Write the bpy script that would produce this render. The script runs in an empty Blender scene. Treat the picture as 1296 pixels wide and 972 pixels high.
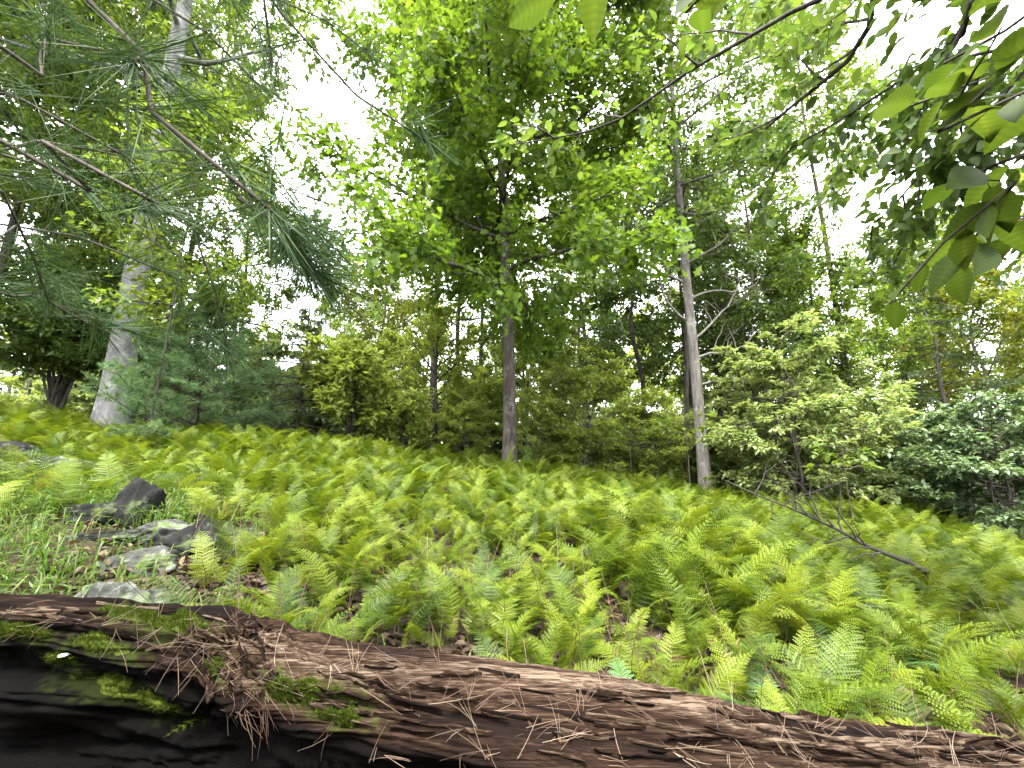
import bpy, math, random
import numpy as np
from mathutils import Vector, Matrix

R = math.radians
SC = bpy.context.scene
COL = SC.collection

# ------------------------------------------------------------------ camera, sky, sun, exposure
EYE = 1.2
PITCH = R(12.0)
cam_d = bpy.data.cameras.new('camera')
cam_d.sensor_width = 36.0
cam_d.lens = 36.0 * 544.0 / 1296.0
cam_d.clip_start = 0.02
cam_d.clip_end = 2000.0
cam = bpy.data.objects.new('camera', cam_d)
cam.location = (0, 0, EYE)
cam.rotation_euler = (R(90) + PITCH, 0, 0)
COL.objects.link(cam)
SC.camera = cam

SUN_EL, SUN_AZ = R(63), R(-155)         # azimuth from +Y (ahead of the camera), positive to the right
world = bpy.data.worlds.new('World')
SC.world = world
world.use_nodes = True
wn = world.node_tree
for n in list(wn.nodes):
    wn.nodes.remove(n)
w_out = wn.nodes.new('ShaderNodeOutputWorld')
w_bg = wn.nodes.new('ShaderNodeBackground')
w_sky = wn.nodes.new('ShaderNodeTexSky')
w_sky.sky_type = 'NISHITA'
w_sky.sun_disc = False
w_sky.sun_elevation = SUN_EL
w_sky.sun_rotation = SUN_AZ
w_sky.air_density = 1.0
w_sky.dust_density = 2.0
w_hsv = wn.nodes.new('ShaderNodeHueSaturation')
w_hsv.inputs['Saturation'].default_value = 0.25
w_mix = wn.nodes.new('ShaderNodeMix')
w_mix.data_type = 'RGBA'
w_mix.inputs[0].default_value = 0.75       # closed cloud deck over the sky
w_mix.inputs[7].default_value = (8.0, 8.2, 8.5, 1)
wn.links.new(w_sky.outputs[0], w_hsv.inputs['Color'])
wn.links.new(w_hsv.outputs[0], w_mix.inputs[6])
wn.links.new(w_mix.outputs[2], w_bg.inputs['Color'])
w_bg.inputs['Strength'].default_value = 0.12
wn.links.new(w_bg.outputs[0], w_out.inputs[0])

sun_d = bpy.data.lights.new('sun', 'SUN')
sun_d.energy = 1.5
sun_d.angle = R(14)
sun_d.color = (1.0, 0.96, 0.88)
sun = bpy.data.objects.new('sun', sun_d)
sd = Vector((math.sin(SUN_AZ) * math.cos(SUN_EL), math.cos(SUN_AZ) * math.cos(SUN_EL), math.sin(SUN_EL)))
sun.rotation_euler = sd.to_track_quat('Z', 'Y').to_euler()
sun.location = (0, 0, 40)
COL.objects.link(sun)

SC.view_settings.view_transform = 'Standard'
SC.view_settings.look = 'None'
SC.view_settings.exposure = 3.68
SC.view_settings.gamma = 1.0
SC.render.engine = 'CYCLES'
SC.cycles.max_bounces = 10
SC.cycles.diffuse_bounces = 9
SC.cycles.glossy_bounces = 2
SC.cycles.transmission_bounces = 2
SC.cycles.use_denoising = True
SC.cycles.use_adaptive_sampling = True
SC.cycles.adaptive_threshold = 0.01

# ------------------------------------------------------------------ small maths
CP, SP = math.cos(PITCH), math.sin(PITCH)

def ray(px, py):
    a = (px - 648.0) / 544.0
    b = (486.0 - py) / 544.0
    return np.array([a, CP - b * SP, SP + b * CP])

def at(px, py, Y):
    """the point of the place seen at (px, py) of the photograph, Y metres ahead"""
    d = ray(px, py)
    return np.array([0, 0, EYE]) + d * (Y / d[1])

def atd(px, py, dist):
    d = ray(px, py)
    return np.array([0, 0, EYE]) + d * (dist / np.linalg.norm(d))

def unit(a):
    a = np.asarray(a, float)
    return a / (np.linalg.norm(a, axis=-1, keepdims=True) + 1e-12)

def _hash(ix, iy, iz):
    h = (ix.astype(np.int64) * 374761393 + iy.astype(np.int64) * 668265263 + iz.astype(np.int64) * 1440662683 + 974634777) & 0xFFFFFFFF
    h = ((h ^ (h >> 13)) * 1274126177) & 0xFFFFFFFF
    h = ((h ^ (h >> 16)) * 1103515245) & 0xFFFFFFFF
    return ((h ^ (h >> 15)) & 0xFFFFFF) / float(0xFFFFFF)

def vnoise(x, y, z):
    x, y, z = np.broadcast_arrays(np.asarray(x, float), np.asarray(y, float), np.asarray(z, float))
    ix, iy, iz = np.floor(x), np.floor(y), np.floor(z)
    fx, fy, fz = x - ix, y - iy, z - iz
    fx, fy, fz = [f * f * (3 - 2 * f) for f in (fx, fy, fz)]
    r = 0
    for dx in (0, 1):
        for dy in (0, 1):
            for dz in (0, 1):
                w = (fx if dx else 1 - fx) * (fy if dy else 1 - fy) * (fz if dz else 1 - fz)
                r = r + w * _hash(ix + dx, iy + dy, iz + dz)
    return r * 2 - 1

def fbm(x, y, z, o=4):
    a, r, f = 1.0, 0.0, 1.0
    for i in range(o):
        r = r + a * vnoise(x * f + 17.3 * i, y * f + 5.1 * i, z * f + 9.7 * i)
        a *= 0.5
        f *= 2.03
    return r

def softplus(t, k=1.0):
    return np.logaddexp(0, np.asarray(t, float) / k) * k

def ground(x, y):
    x = np.asarray(x, float)
    y = np.asarray(y, float)
    s = y - 2.2
    rise = 0.125 * s - 0.20 * softplus(s - 7.0, 0.7) + 0.075 * softplus(s - 14, 2.0)
    rise = rise + 0.125 * softplus(-s - 4, 1.0)
    xr = 0.14 * softplus(x, 0.4) - 0.10 * softplus(x - 9, 1.5)
    xl = 0.125 * softplus(-x, 0.4) - 0.035 * softplus(-x - 3, 0.6) - 0.08 * softplus(-x - 12, 2)
    g = -0.85 + rise - xr + xl
    g = g + 0.05 * fbm(x * 0.6, y * 0.6, 3.3, 3) + 0.012 * fbm(x * 4, y * 4, 1.3, 2)
    g = g + 0.10 * np.exp(-((x + 2.6) ** 2 / 0.9 + (y - 3.2) ** 2 / 1.6))
    return EYE + g

# ------------------------------------------------------------------ mesh plumbing
class MB:
    """collects vertices and faces of one mesh"""
    def __init__(self):
        self.v, self.q, self.t, self.tint, self.n = [], [], [], [], 0
    def add(self, v, quads=None, tris=None, tint=0.5):
        v = np.asarray(v, float).reshape(-1, 3)
        if quads is not None and len(quads):
            self.q.append(np.asarray(quads, np.int64).reshape(-1, 4) + self.n)
        if tris is not None and len(tris):
            self.t.append(np.asarray(tris, np.int64).reshape(-1, 3) + self.n)
        self.v.append(v)
        self.tint.append(np.broadcast_to(np.asarray(tint, float), (len(v),)))
        self.n += len(v)
    def mesh(self, name, mat, smooth=False):
        me = bpy.data.meshes.new(name)
        if not self.n:
            return me
        v = np.concatenate(self.v)
        q = np.concatenate(self.q) if self.q else np.zeros((0, 4), np.int64)
        t = np.concatenate(self.t) if self.t else np.zeros((0, 3), np.int64)
        me.vertices.add(len(v))
        me.vertices.foreach_set('co', v.astype(np.float32).ravel())
        me.loops.add(q.size + t.size)
        me.loops.foreach_set('vertex_index', np.concatenate([q.ravel(), t.ravel()]).astype(np.int32))
        me.polygons.add(len(q) + len(t))
        starts = np.concatenate([np.arange(len(q)) * 4, q.size + np.arange(len(t)) * 3])
        me.polygons.foreach_set('loop_start', starts.astype(np.int32))
        if smooth:
            me.polygons.foreach_set('use_smooth', np.ones(len(q) + len(t), bool))
        a = me.attributes.new('tint', 'FLOAT', 'POINT')
        a.data.foreach_set('value', np.concatenate(self.tint).astype(np.float32))
        for m in (mat if isinstance(mat, (list, tuple)) else [mat]):
            me.materials.append(m)
        me.update(calc_edges=True)
        me.validate()
        return me

def tag(o, label=None, cat=None, group=None, kind=None):
    if label: o['label'] = label
    if cat: o['category'] = cat
    if group: o['group'] = group
    if kind: o['kind'] = kind
    return o

def put(name, mesh, parent=None, loc=None, kind=None):
    o = bpy.data.objects.new(name, mesh)
    COL.objects.link(o)
    if parent is not None:
        o.parent = parent
    if loc is not None:
        o.location = loc
    if kind:
        o['kind'] = kind
    return o

def thing(name, label, cat, loc=(0, 0, 0), rotz=0.0, group=None, scale=1.0):
    o = bpy.data.objects.new(name, None)
    o.empty_display_size = 0.1
    COL.objects.link(o)
    o.location = loc
    o.rotation_euler = (0, 0, rotz)
    o.scale = (scale, scale, scale) if np.isscalar(scale) else scale
    return tag(o, label, cat, group)

def tube(mb, path, rad, sides=6, tint=0.5, cap=True, rough=0.0, seed=0.0):
    path = np.asarray(path, float)
    rad = np.broadcast_to(np.asarray(rad, float), (len(path),))
    t = np.gradient(path, axis=0)
    t = unit(t)
    ref = np.array([0, 0, 1.0]) if abs(t[:, 2]).mean() < 0.8 else np.array([1.0, 0.13, 0])
    a = unit(np.cross(t, ref))
    b = np.cross(a, t)
    ang = np.arange(sides) / sides * 2 * np.pi
    ring = a[:, None, :] * np.cos(ang)[None, :, None] + b[:, None, :] * np.sin(ang)[None, :, None]
    rr = rad[:, None] * np.ones(sides)[None, :]
    if rough:
        pr = path[:, None, :] + ring * rad[:, None, None]
        rr = rr * (1 + rough * fbm(ang[None, :] * 0 + ring[..., 0] * 3.0 + seed, ring[..., 1] * 3.0, pr[..., 2] * 0.9, 3)
                   + 0.5 * rough * vnoise(ring[..., 0] * 9 + seed, ring[..., 1] * 9, pr[..., 2] * 2.5))
    v = path[:, None, :] + ring * rr[..., None]
    n = len(path)
    i = np.arange(n - 1)[:, None] * sides
    j = np.arange(sides)[None, :]
    k = (j + 1) % sides
    q = np.stack([i + j, i + k, i + sides + k, i + sides + j], -1).reshape(-1, 4)
    tint = np.asarray(tint, float)
    mb.add(v.reshape(-1, 3), quads=q, tint=tint if tint.ndim == 0 else np.repeat(tint, sides))
    if cap:
        m = np.arange(1, sides - 1)
        top = (n - 1) * sides
        mb.add(v[-1], tris=np.stack([m * 0, m, m + 1], -1), tint=float(tint.mean()))

def curve(pts, n):
    """smooth polyline through pts"""
    pts = np.asarray(pts, float)
    d = np.r_[0, np.cumsum(np.linalg.norm(np.diff(pts, axis=0), axis=1))]
    s = np.linspace(0, d[-1], n)
    ext = np.vstack([2 * pts[0] - pts[1], pts, 2 * pts[-1] - pts[-2]])
    out = np.zeros((n, 3))
    for k, x in enumerate(s):
        i = min(np.searchsorted(d, x, side='right') - 1, len(pts) - 2)
        t = (x - d[i]) / (d[i + 1] - d[i] + 1e-9)
        p0, p1, p2, p3 = ext[i], ext[i + 1], ext[i + 2], ext[i + 3]
        out[k] = 0.5 * ((2 * p1) + (-p0 + p2) * t + (2 * p0 - 5 * p1 + 4 * p2 - p3) * t * t + (-p0 + 3 * p1 - 3 * p2 + p3) * t ** 3)
    return out

# leaf templates: (verts with y along the leaf 0..1, x across, z off the blade), faces
def leaf_diamond(w=0.5, fold=0.08):
    v = np.array([[0, 0, 0], [w / 2, 0.45, fold], [0, 1, -0.05], [-w / 2, 0.45, fold]])
    return v, None, np.array([[0, 1, 2], [0, 2, 3]])

def leaf_oval(w=0.5, fold=0.08):
    v = np.array([[0, 0, 0], [w * .4, .25, fold], [w * .5, .5, fold], [0, .5, 0], [w * .3, .78, fold * .6 - .03], [0, 1, -.08],
                  [-w * .4, .25, fold], [-w * .5, .5, fold], [-w * .3, .78, fold * .6 - .03]])
    q = np.array([[0, 1, 2, 3], [3, 2, 4, 5], [0, 3, 7, 6], [3, 5, 8, 7]])
    return v, q, None

def leaf_oak(fold=0.06):
    half = [(.03, .0), (.08, .18), (.20, .27), (.12, .38), (.34, .52), (.18, .60), (.36, .76), (.16, .80), (.10, .94), (0, 1.0)]
    ax = [0.0, .18, .30, .38, .55, .60, .74, .80, .92, 1.0]
    v, q = [], []
    for s in (1, -1):
        b = len(v)
        for (x, y), a in zip(half, ax):
            v.append((0, a, 0 if a < .9 else -.03))
            v.append((x * s, y, fold * x / .36 - (.05 if y > .7 else 0)))
        for i in range(len(half) - 1):
            f = [b + 2 * i, b + 2 * i + 1, b + 2 * i + 3, b + 2 * i + 2]
            q.append(f if s > 0 else f[::-1])
    return np.array(v, float), np.array(q), None

def leaf_cloud(mb, tpl, pos, ldir, nrm, size, tint):
    v, q, t = tpl
    y = unit(ldir)
    x = unit(np.cross(y, nrm))
    z = np.cross(x, y)
    size = np.broadcast_to(np.asarray(size, float), (len(pos),))
    P = pos[:, None, :] + size[:, None, None] * (v[None, :, 0, None] * x[:, None, :] + v[None, :, 1, None] * y[:, None, :] + v[None, :, 2, None] * z[:, None, :])
    off = (np.arange(len(pos)) * len(v))[:, None, None]
    mb.add(P.reshape(-1, 3),
           quads=(q[None] + off).reshape(-1, 4) if q is not None else None,
           tris=(t[None] + off).reshape(-1, 3) if t is not None else None,
           tint=np.repeat(np.broadcast_to(tint, (len(pos),)), len(v)))

# ------------------------------------------------------------------ materials
def new_mat(name):
    m = bpy.data.materials.new(name)
    m.use_nodes = True
    nt = m.node_tree
    for n in list(nt.nodes):
        nt.nodes.remove(n)
    out = nt.nodes.new('ShaderNodeOutputMaterial')
    return m, nt, out

def ramp(nt, stops, interp='LINEAR'):
    r = nt.nodes.new('ShaderNodeValToRGB')
    r.color_ramp.interpolation = interp
    e = r.color_ramp.elements
    while len(e) < len(stops):
        e.new(0.5)
    for k, (p, c) in enumerate(stops):
        e[k].position = p
        e[k].color = (c[0], c[1], c[2], 1)
    return r

def leaf_mat(name, stops, transl=0.45, rough=0.45, spec=0.35, gain=1.5, objrand=0.25):
    m, nt, out = new_mat(name)
    at_ = nt.nodes.new('ShaderNodeAttribute'); at_.attribute_name = 'tint'
    oi = nt.nodes.new('ShaderNodeObjectInfo')
    ma = nt.nodes.new('ShaderNodeMath'); ma.operation = 'MULTIPLY_ADD'
    ma.inputs[1].default_value = objrand; ma.inputs[2].default_value = -objrand * 0.5
    nt.links.new(oi.outputs['Random'], ma.inputs[0])
    ad = nt.nodes.new('ShaderNodeMath'); ad.operation = 'ADD'; ad.use_clamp = True
    nt.links.new(at_.outputs['Fac'], ad.inputs[0]); nt.links.new(ma.outputs[0], ad.inputs[1])
    rp = ramp(nt, stops)
    nt.links.new(ad.outputs[0], rp.inputs[0])
    pb = nt.nodes.new('ShaderNodeBsdfPrincipled')
    pb.inputs['Roughness'].default_value = rough
    pb.inputs['Specular IOR Level'].default_value = spec
    nt.links.new(rp.outputs[0], pb.inputs['Base Color'])
    tr = nt.nodes.new('ShaderNodeBsdfTranslucent')
    mul = nt.nodes.new('ShaderNodeVectorMath'); mul.operation = 'MULTIPLY'
    mul.inputs[1].default_value = (gain * 1.05, gain, gain * 0.6)
    nt.links.new(rp.outputs[0], mul.inputs[0])
    nt.links.new(mul.outputs[0], tr.inputs['Color'])
    mx = nt.nodes.new('ShaderNodeMixShader'); mx.inputs[0].default_value = transl
    nt.links.new(pb.outputs[0], mx.inputs[1]); nt.links.new(tr.outputs[0], mx.inputs[2])
    nt.links.new(mx.outputs[0], out.inputs[0])
    return m

def bark_mat(name, stops, scale=(14, 14, 2.5), bump=0.6, rough=0.9, lichen=None, lichen_amt=0.5, dist=0.02):
    m, nt, out = new_mat(name)
    tc = nt.nodes.new('ShaderNodeTexCoord')
    mp = nt.nodes.new('ShaderNodeMapping'); mp.inputs['Scale'].default_value = scale
    nt.links.new(tc.outputs['Object'], mp.inputs[0])
    n1 = nt.nodes.new('ShaderNodeTexNoise'); n1.inputs['Scale'].default_value = 1.0
    n1.inputs['Detail'].default_value = 9; n1.inputs['Roughness'].default_value = 0.68
    nt.links.new(mp.outputs[0], n1.inputs['Vector'])
    rp = ramp(nt, stops)
    nt.links.new(n1.outputs['Fac'], rp.inputs[0])
    colr = rp.outputs[0]
    if lichen:
        n2 = nt.nodes.new('ShaderNodeTexNoise'); n2.inputs['Scale'].default_value = 3.5
        n2.inputs['Detail'].default_value = 6; n2.inputs['Roughness'].default_value = 0.7
        nt.links.new(tc.outputs['Object'], n2.inputs['Vector'])
        r2 = ramp(nt, [(0.5 - 0.2 * lichen_amt + .1, (0, 0, 0)), (0.62 - 0.2 * lichen_amt + .1, (1, 1, 1))])
        nt.links.new(n2.outputs['Fac'], r2.inputs[0])
        mx = nt.nodes.new('ShaderNodeMix'); mx.data_type = 'RGBA'
        mx.inputs[7].default_value = (*lichen, 1)
        nt.links.new(r2.outputs[0], mx.inputs[0]); nt.links.new(colr, mx.inputs[6])
        colr = mx.outputs[2]
    pb = nt.nodes.new('ShaderNodeBsdfPrincipled')
    pb.inputs['Roughness'].default_value = rough
    pb.inputs['Specular IOR Level'].default_value = 0.2
    nt.links.new(colr, pb.inputs['Base Color'])
    bp = nt.nodes.new('ShaderNodeBump'); bp.inputs['Strength'].default_value = bump; bp.inputs['Distance'].default_value = dist
    nt.links.new(n1.outputs['Fac'], bp.inputs['Height'])
    nt.links.new(bp.outputs[0], pb.inputs['Normal'])
    nt.links.new(pb.outputs[0], out.inputs[0])
    return m

M = {}
M['fern'] = leaf_mat('fern_green', [(0, (.022, .046, .004)), (.35, (.068, .106, .005)), (.7, (.116, .156, .009)), (.92, (.16, .19, .018)), (.965, (.14, .105, .035)), (1, (.09, .050, .023))], .32, .5, .25, 1.5, .8)
M['fern_pale'] = leaf_mat('fern_pale', [(0, (.06, .14, .04)), (.5, (.10, .20, .07)), (1, (.15, .26, .10))], .4, .5, .35, 1.4, .3)
M['grass'] = leaf_mat('grass_green', [(0, (.026, .065, .009)), (.5, (.062, .12, .016)), (.8, (.10, .14, .03)), (1, (.17, .15, .08))], .4, .5, .3, 1.4, 0)
M['oak'] = leaf_mat('oak_leaf', [(0, (.036, .070, .009)), (.5, (.064, .112, .012)), (1, (.100, .150, .020))], .5, .5, .25, 1.6, .1)
M['maple'] = leaf_mat('maple_leaf', [(0, (.045, .082, .011)), (.5, (.082, .128, .016)), (1, (.130, .172, .026))], .45, .45, .3, 1.5, .2)
M['dark_leaf'] = leaf_mat('dark_leaf', [(0, (.035, .065, .014)), (.5, (.062, .105, .020)), (1, (.105, .150, .032))], .45, .45, .35, 1.5, .2)
M['under'] = leaf_mat('understory_leaf', [(0, (.095, .14, .042)), (.5, (.17, .225, .080)), (1, (.245, .295, .130))], .4, .45, .4, 1.4, .2)
M['blue_leaf'] = leaf_mat('bluish_leaf', [(0, (.065, .112, .050)), (.5, (.115, .175, .080)), (1, (.175, .240, .125))], .3, .45, .5, 1.3, .2)
M['yellow_leaf'] = leaf_mat('yellowing_leaf', [(0, (.08, .11, .015)), (.5, (.15, .17, .02)), (.85, (.22, .21, .03)), (1, (.27, .22, .04))], .45, .5, .3, 1.4, .25)
M['lime_leaf'] = leaf_mat('lime_leaf', [(0, (.10, .145, .026)), (.5, (.18, .235, .045)), (1, (.245, .29, .08))], .55, .45, .35, 1.5, .2)
M['needle'] = leaf_mat('pine_needle_green', [(0, (.014, .034, .011)), (.5, (.030, .060, .020)), (1, (.062, .095, .034))], .2, .65, .12, 1.2, .2)
M['needle_soft'] = leaf_mat('young_pine_needle', [(0, (.045, .095, .036)), (.5, (.090, .155, .060)), (1, (.145, .21, .085))], .3, .6, .2, 1.2, .1)
M['hemlock'] = leaf_mat('hemlock_needle', [(0, (.035, .062, .022)), (.5, (.062, .100, .034)), (1, (.11, .150, .055))], .25, .5, .4, 1.2, .25)
M['near_leaf'] = leaf_mat('beech_leaf', [(0, (.016, .031, .005)), (.5, (.034, .058, .008)), (.93, (.055, .082, .012)), (1, (.075, .095, .014))], .45, .55, .15, 1.7, .3)
M['bark_dark'] = bark_mat('dark_bark', [(.30, (.012, .010, .009)), (.55, (.045, .038, .032)), (.75, (.10, .088, .075))], (16, 16, 3.5), .8)
M['bark_oak'] = bark_mat('oak_bark', [(.32, (.010, .008, .007)), (.52, (.042, .034, .028)), (.72, (.10, .088, .075))], (13, 13, 2.6), 1.0, lichen=(.12, .108, .10), lichen_amt=.3, dist=.03)
M['bark_grey'] = bark_mat('grey_bark', [(.25, (.05, .048, .047)), (.5, (.125, .122, .12)), (.75, (.22, .216, .21))], (7, 7, 1.6), .8, lichen=(.22, .22, .21), lichen_amt=.4)
M['bark_pale'] = bark_mat('pale_bark', [(.28, (.025, .022, .020)), (.5, (.080, .071, .064)), (.75, (.16, .148, .136))], (11, 11, 2.2), 1.0, lichen=(.15, .152, .132), lichen_amt=.3)
M['bark_bg'] = bark_mat('woods_bark', [(.3, (.035, .03, .027)), (.55, (.10, .09, .08)), (.8, (.20, .18, .16))], (10, 10, 2), .5)
M['dead_wood'] = bark_mat('dead_wood', [(.3, (.06, .052, .045)), (.6, (.15, .135, .115)), (.8, (.25, .23, .20))], (20, 20, 6), .4)
M['twig'] = bark_mat('twig', [(.3, (.03, .024, .02)), (.7, (.085, .07, .058))], (30, 30, 30), .3)

# ------------------------------------------------------------------ setting: the ground
def build_ground():
    gx = np.r_[-400, -200, -110, np.linspace(-60, -14, 32)[:-1], np.linspace(-14, 12, 190), np.linspace(12, 60, 32)[1:], 110, 200, 400]
    gy = np.r_[-400, -200, -110, -60, np.linspace(-30, 0, 20)[:-1], np.linspace(0, 14, 120), np.linspace(14, 60, 40)[1:], 110, 200, 400]
    X, Y = np.meshgrid(gx, gy)
    Z = ground(X, Y)
    far = np.clip((np.hypot(X, Y - 5) - 40) / 60, 0, 1)
    Z = Z * (1 - far) + (EYE - 1.0) * far
    mb = MB()
    nx, ny = len(gx), len(gy)
    i = np.arange(ny - 1)[:, None] * nx
    j = np.arange(nx - 1)[None, :]
    q = np.stack([i + j, i + j + 1, i + nx + j + 1, i + nx + j], -1).reshape(-1, 4)
    mb.add(np.stack([X, Y, Z], -1).reshape(-1, 3), quads=q)
    m, nt, out = new_mat('leaf_litter')
    tc = nt.nodes.new('ShaderNodeTexCoord')
    n1 = nt.nodes.new('ShaderNodeTexNoise'); n1.inputs['Scale'].default_value = 22; n1.inputs['Detail'].default_value = 8; n1.inputs['Roughness'].default_value = .75
    nt.links.new(tc.outputs['Object'], n1.inputs['Vector'])
    v1 = nt.nodes.new('ShaderNodeTexVoronoi'); v1.inputs['Scale'].default_value = 28
    nt.links.new(tc.outputs['Object'], v1.inputs['Vector'])
    r1 = ramp(nt, [(.3, (.009, .006, .004)), (.5, (.028, .019, .012)), (.7, (.065, .043, .028))])
    nt.links.new(n1.outputs['Fac'], r1.inputs[0])
    mx = nt.nodes.new('ShaderNodeMix'); mx.data_type = 'RGBA'; mx.blend_type = 'OVERLAY'; mx.inputs[0].default_value = .35
    nt.links.new(r1.outputs[0], mx.inputs[6]); nt.links.new(v1.outputs['Color'], mx.inputs[7])
    hs = nt.nodes.new('ShaderNodeHueSaturation'); hs.inputs['Saturation'].default_value = .8
    nt.links.new(mx.outputs[2], hs.inputs['Color'])
    pb = nt.nodes.new('ShaderNodeBsdfPrincipled'); pb.inputs['Roughness'].default_value = .95; pb.inputs['Specular IOR Level'].default_value = .15
    r1b = ramp(nt, [(0, (.02, .014, .010)), (1, (.13, .085, .055))])
    nt.links.new(r1.outputs[0], pb.inputs['Base Color'])
    bp = nt.nodes.new('ShaderNodeBump'); bp.inputs['Strength'].default_value = .8; bp.inputs['Distance'].default_value = .03
    nt.links.new(n1.outputs['Fac'], bp.inputs['Height']); nt.links.new(bp.outputs[0], pb.inputs['Normal'])
    nt.links.new(pb.outputs[0], out.inputs[0])
    o = put('ground', mb.mesh('ground', m, True), kind='structure')
    o['label'] = 'brown leaf litter forest floor sloping down to the right'
build_ground()
rng = np.random.default_rng(7)

# ------------------------------------------------------------------ the fallen log in front
REAR = np.array([at(px, py, Y) for px, py, Y in [(-260, 742, 1.42), (0, 762, 1.40), (120, 764, 1.38), (230, 768, 1.36), (300, 778, 1.34), (360, 798, 1.32), (500, 826, 1.31),
        (640, 839, 1.30), (850, 869, 1.29), (1000, 896, 1.28), (1296, 936, 1.25), (1560, 985, 1.22)]])
FRONT = np.array([at(px, py, Y) for px, py, Y in [(-300, 770, 1.27), (0, 794, 1.25), (120, 808, 1.22), (240, 850, 1.16), (330, 893, 1.10), (450, 930, 1.06),
        (640, 965, 1.03), (900, 1010, 1.01), (1100, 1040, 1.00), (1296, 1075, .98), (1560, 1110, .96)]])

def lin(x, P, k):
    r = np.interp(x, P[:, 0], P[:, k])
    s0 = (P[1, k] - P[0, k]) / (P[1, 0] - P[0, 0]); s1 = (P[-1, k] - P[-2, k]) / (P[-1, 0] - P[-2, 0])
    r = np.where(x < P[0, 0], P[0, k] + (x - P[0, 0]) * s0 * .5, r)
    return np.where(x > P[-1, 0], P[-1, k] + (x - P[-1, 0]) * s1 * .5, r)

LX = np.r_[np.linspace(-3.6, -1.75, 70)[:-1], np.linspace(-1.75, 1.75, 680), np.linspace(1.75, 3.4, 60)[1:]]
NV = 210
LV = np.linspace(0, 1, NV)

def build_log():
    yr, zr = lin(LX, REAR, 1), lin(LX, REAR, 2)
    yf, zf = lin(LX, FRONT, 1), lin(LX, FRONT, 2)
    w = 0.03 * fbm(LX * 1.3, 2.2, 0, 3)
    yf = yf + w
    left = 1 / (1 + np.exp((LX + .55) / .12))
    c = [(yr + .10, zr - .62), (yr + .16, zr - .34), (yr + .10, zr - .09), (yr - .02, zr + .002),
         (yr * .5 + yf * .5, zr * .5 + zf * .5 + .028), (yf + .012, zf + .012), (yf + .012, zf - .035),
         (yf + .13 - .13 * left, zf - .12), (yf + .17 - .20 * left, zf - .24), (yf + .10 - .10 * left, zf - .42), (yf + .16, zf - .68)]
    cy = np.array([a for a, b in c]); cz = np.array([b for a, b in c])
    n = len(c)
    u = LV * (n - 1)
    i = np.clip(u.astype(int), 0, n - 2); t = u - i
    def g(A):
        e = np.vstack([2 * A[0] - A[1], A, 2 * A[-1] - A[-2]])
        p0, p1, p2, p3 = e[i], e[i + 1], e[i + 2], e[i + 3]
        tt = t[:, None]
        return 0.5 * (2 * p1 + (p2 - p0) * tt + (2 * p0 - 5 * p1 + 4 * p2 - p3) * tt ** 2 + (3 * p1 - p0 - 3 * p2 + p3) * tt ** 3)
    Yy, Zz = g(cy).T, g(cz).T                               # nx, nv
    P = np.stack([np.repeat(LX[:, None], NV, 1), Yy, Zz], -1)
    s = np.cumsum(np.r_[np.zeros((1, len(LX))), np.hypot(np.diff(Yy.T, axis=0), np.diff(Zz.T, axis=0))], 0).T
    N = unit(np.cross(np.gradient(P, axis=1), np.gradient(P, axis=0)))
    if np.median(N[:, NV // 2, 2]) < 0:
        N = -N
    X = P[..., 0]
    S = s + .02 * fbm(X * 3, s * 4, 1.0, 2)                # wandering grain
    vv = LV[None, :]
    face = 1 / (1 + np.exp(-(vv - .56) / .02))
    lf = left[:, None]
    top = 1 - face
    fib = 1 - np.abs(fbm(X * .8, S * 60, 4.0, 4))
    fib2 = 1 - np.abs(vnoise(X * 1.1, S * 24, 9.0))
    fib3 = 1 - np.abs(vnoise(X * 1.3, S * 95, 19.0)); d = .013 * (fib - .6) + .010 * (fib2 - .5) + .007 * (fib3 - .5) + .007 * fbm(X * 2.6, S * 130, 14.0, 2)
    d = d + .012 * fbm(X * 8, S * 26, 2.0, 3) * (.5 + .5 * lf)
    d = d + .015 * fbm(X * 1.4, S * 6, 7.0, 3)
    crack = np.clip((-.30 - vnoise(X * .9 + 3, S * 17, 12.0)) * 4, 0, 1)
    d = d - .022 * crack * top
    ledge = fbm(X * 2.6, S * 13, 21.0, 4)
    d = d + (.050 * ledge + .03 * np.abs(vnoise(X * 1.5, S * 9, 33.0)) + .014 * fbm(X * 9, S * 40, 41.0, 3)) * face * (.4 + .6 * lf)
    brk = np.exp(-((X + .66 + .5 * (vv - .42)) / .10) ** 2)   # splintered break
    d = d + brk * (.022 * fbm(X * 16, S * 34, 5.0, 3) + .012) * np.clip((vv - .2) * 8, 0, 1)
    P = P + N * d[..., None]
    # wood tone: 0 near black, 1 dry pale wood
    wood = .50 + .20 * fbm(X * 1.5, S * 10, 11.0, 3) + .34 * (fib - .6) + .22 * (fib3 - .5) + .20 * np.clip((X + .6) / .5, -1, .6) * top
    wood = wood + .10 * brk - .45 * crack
    wood = wood * (1 - face * .95) + 0.02 * face  # shade of the front face and undercut painted into the wood tone
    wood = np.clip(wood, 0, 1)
    N = unit(np.cross(np.gradient(P, axis=1), np.gradient(P, axis=0)))
    if np.median(N[:, NV // 2, 2]) < 0:
        N = -N
    return P, N, wood

LP, LN, LW = build_log()

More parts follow.
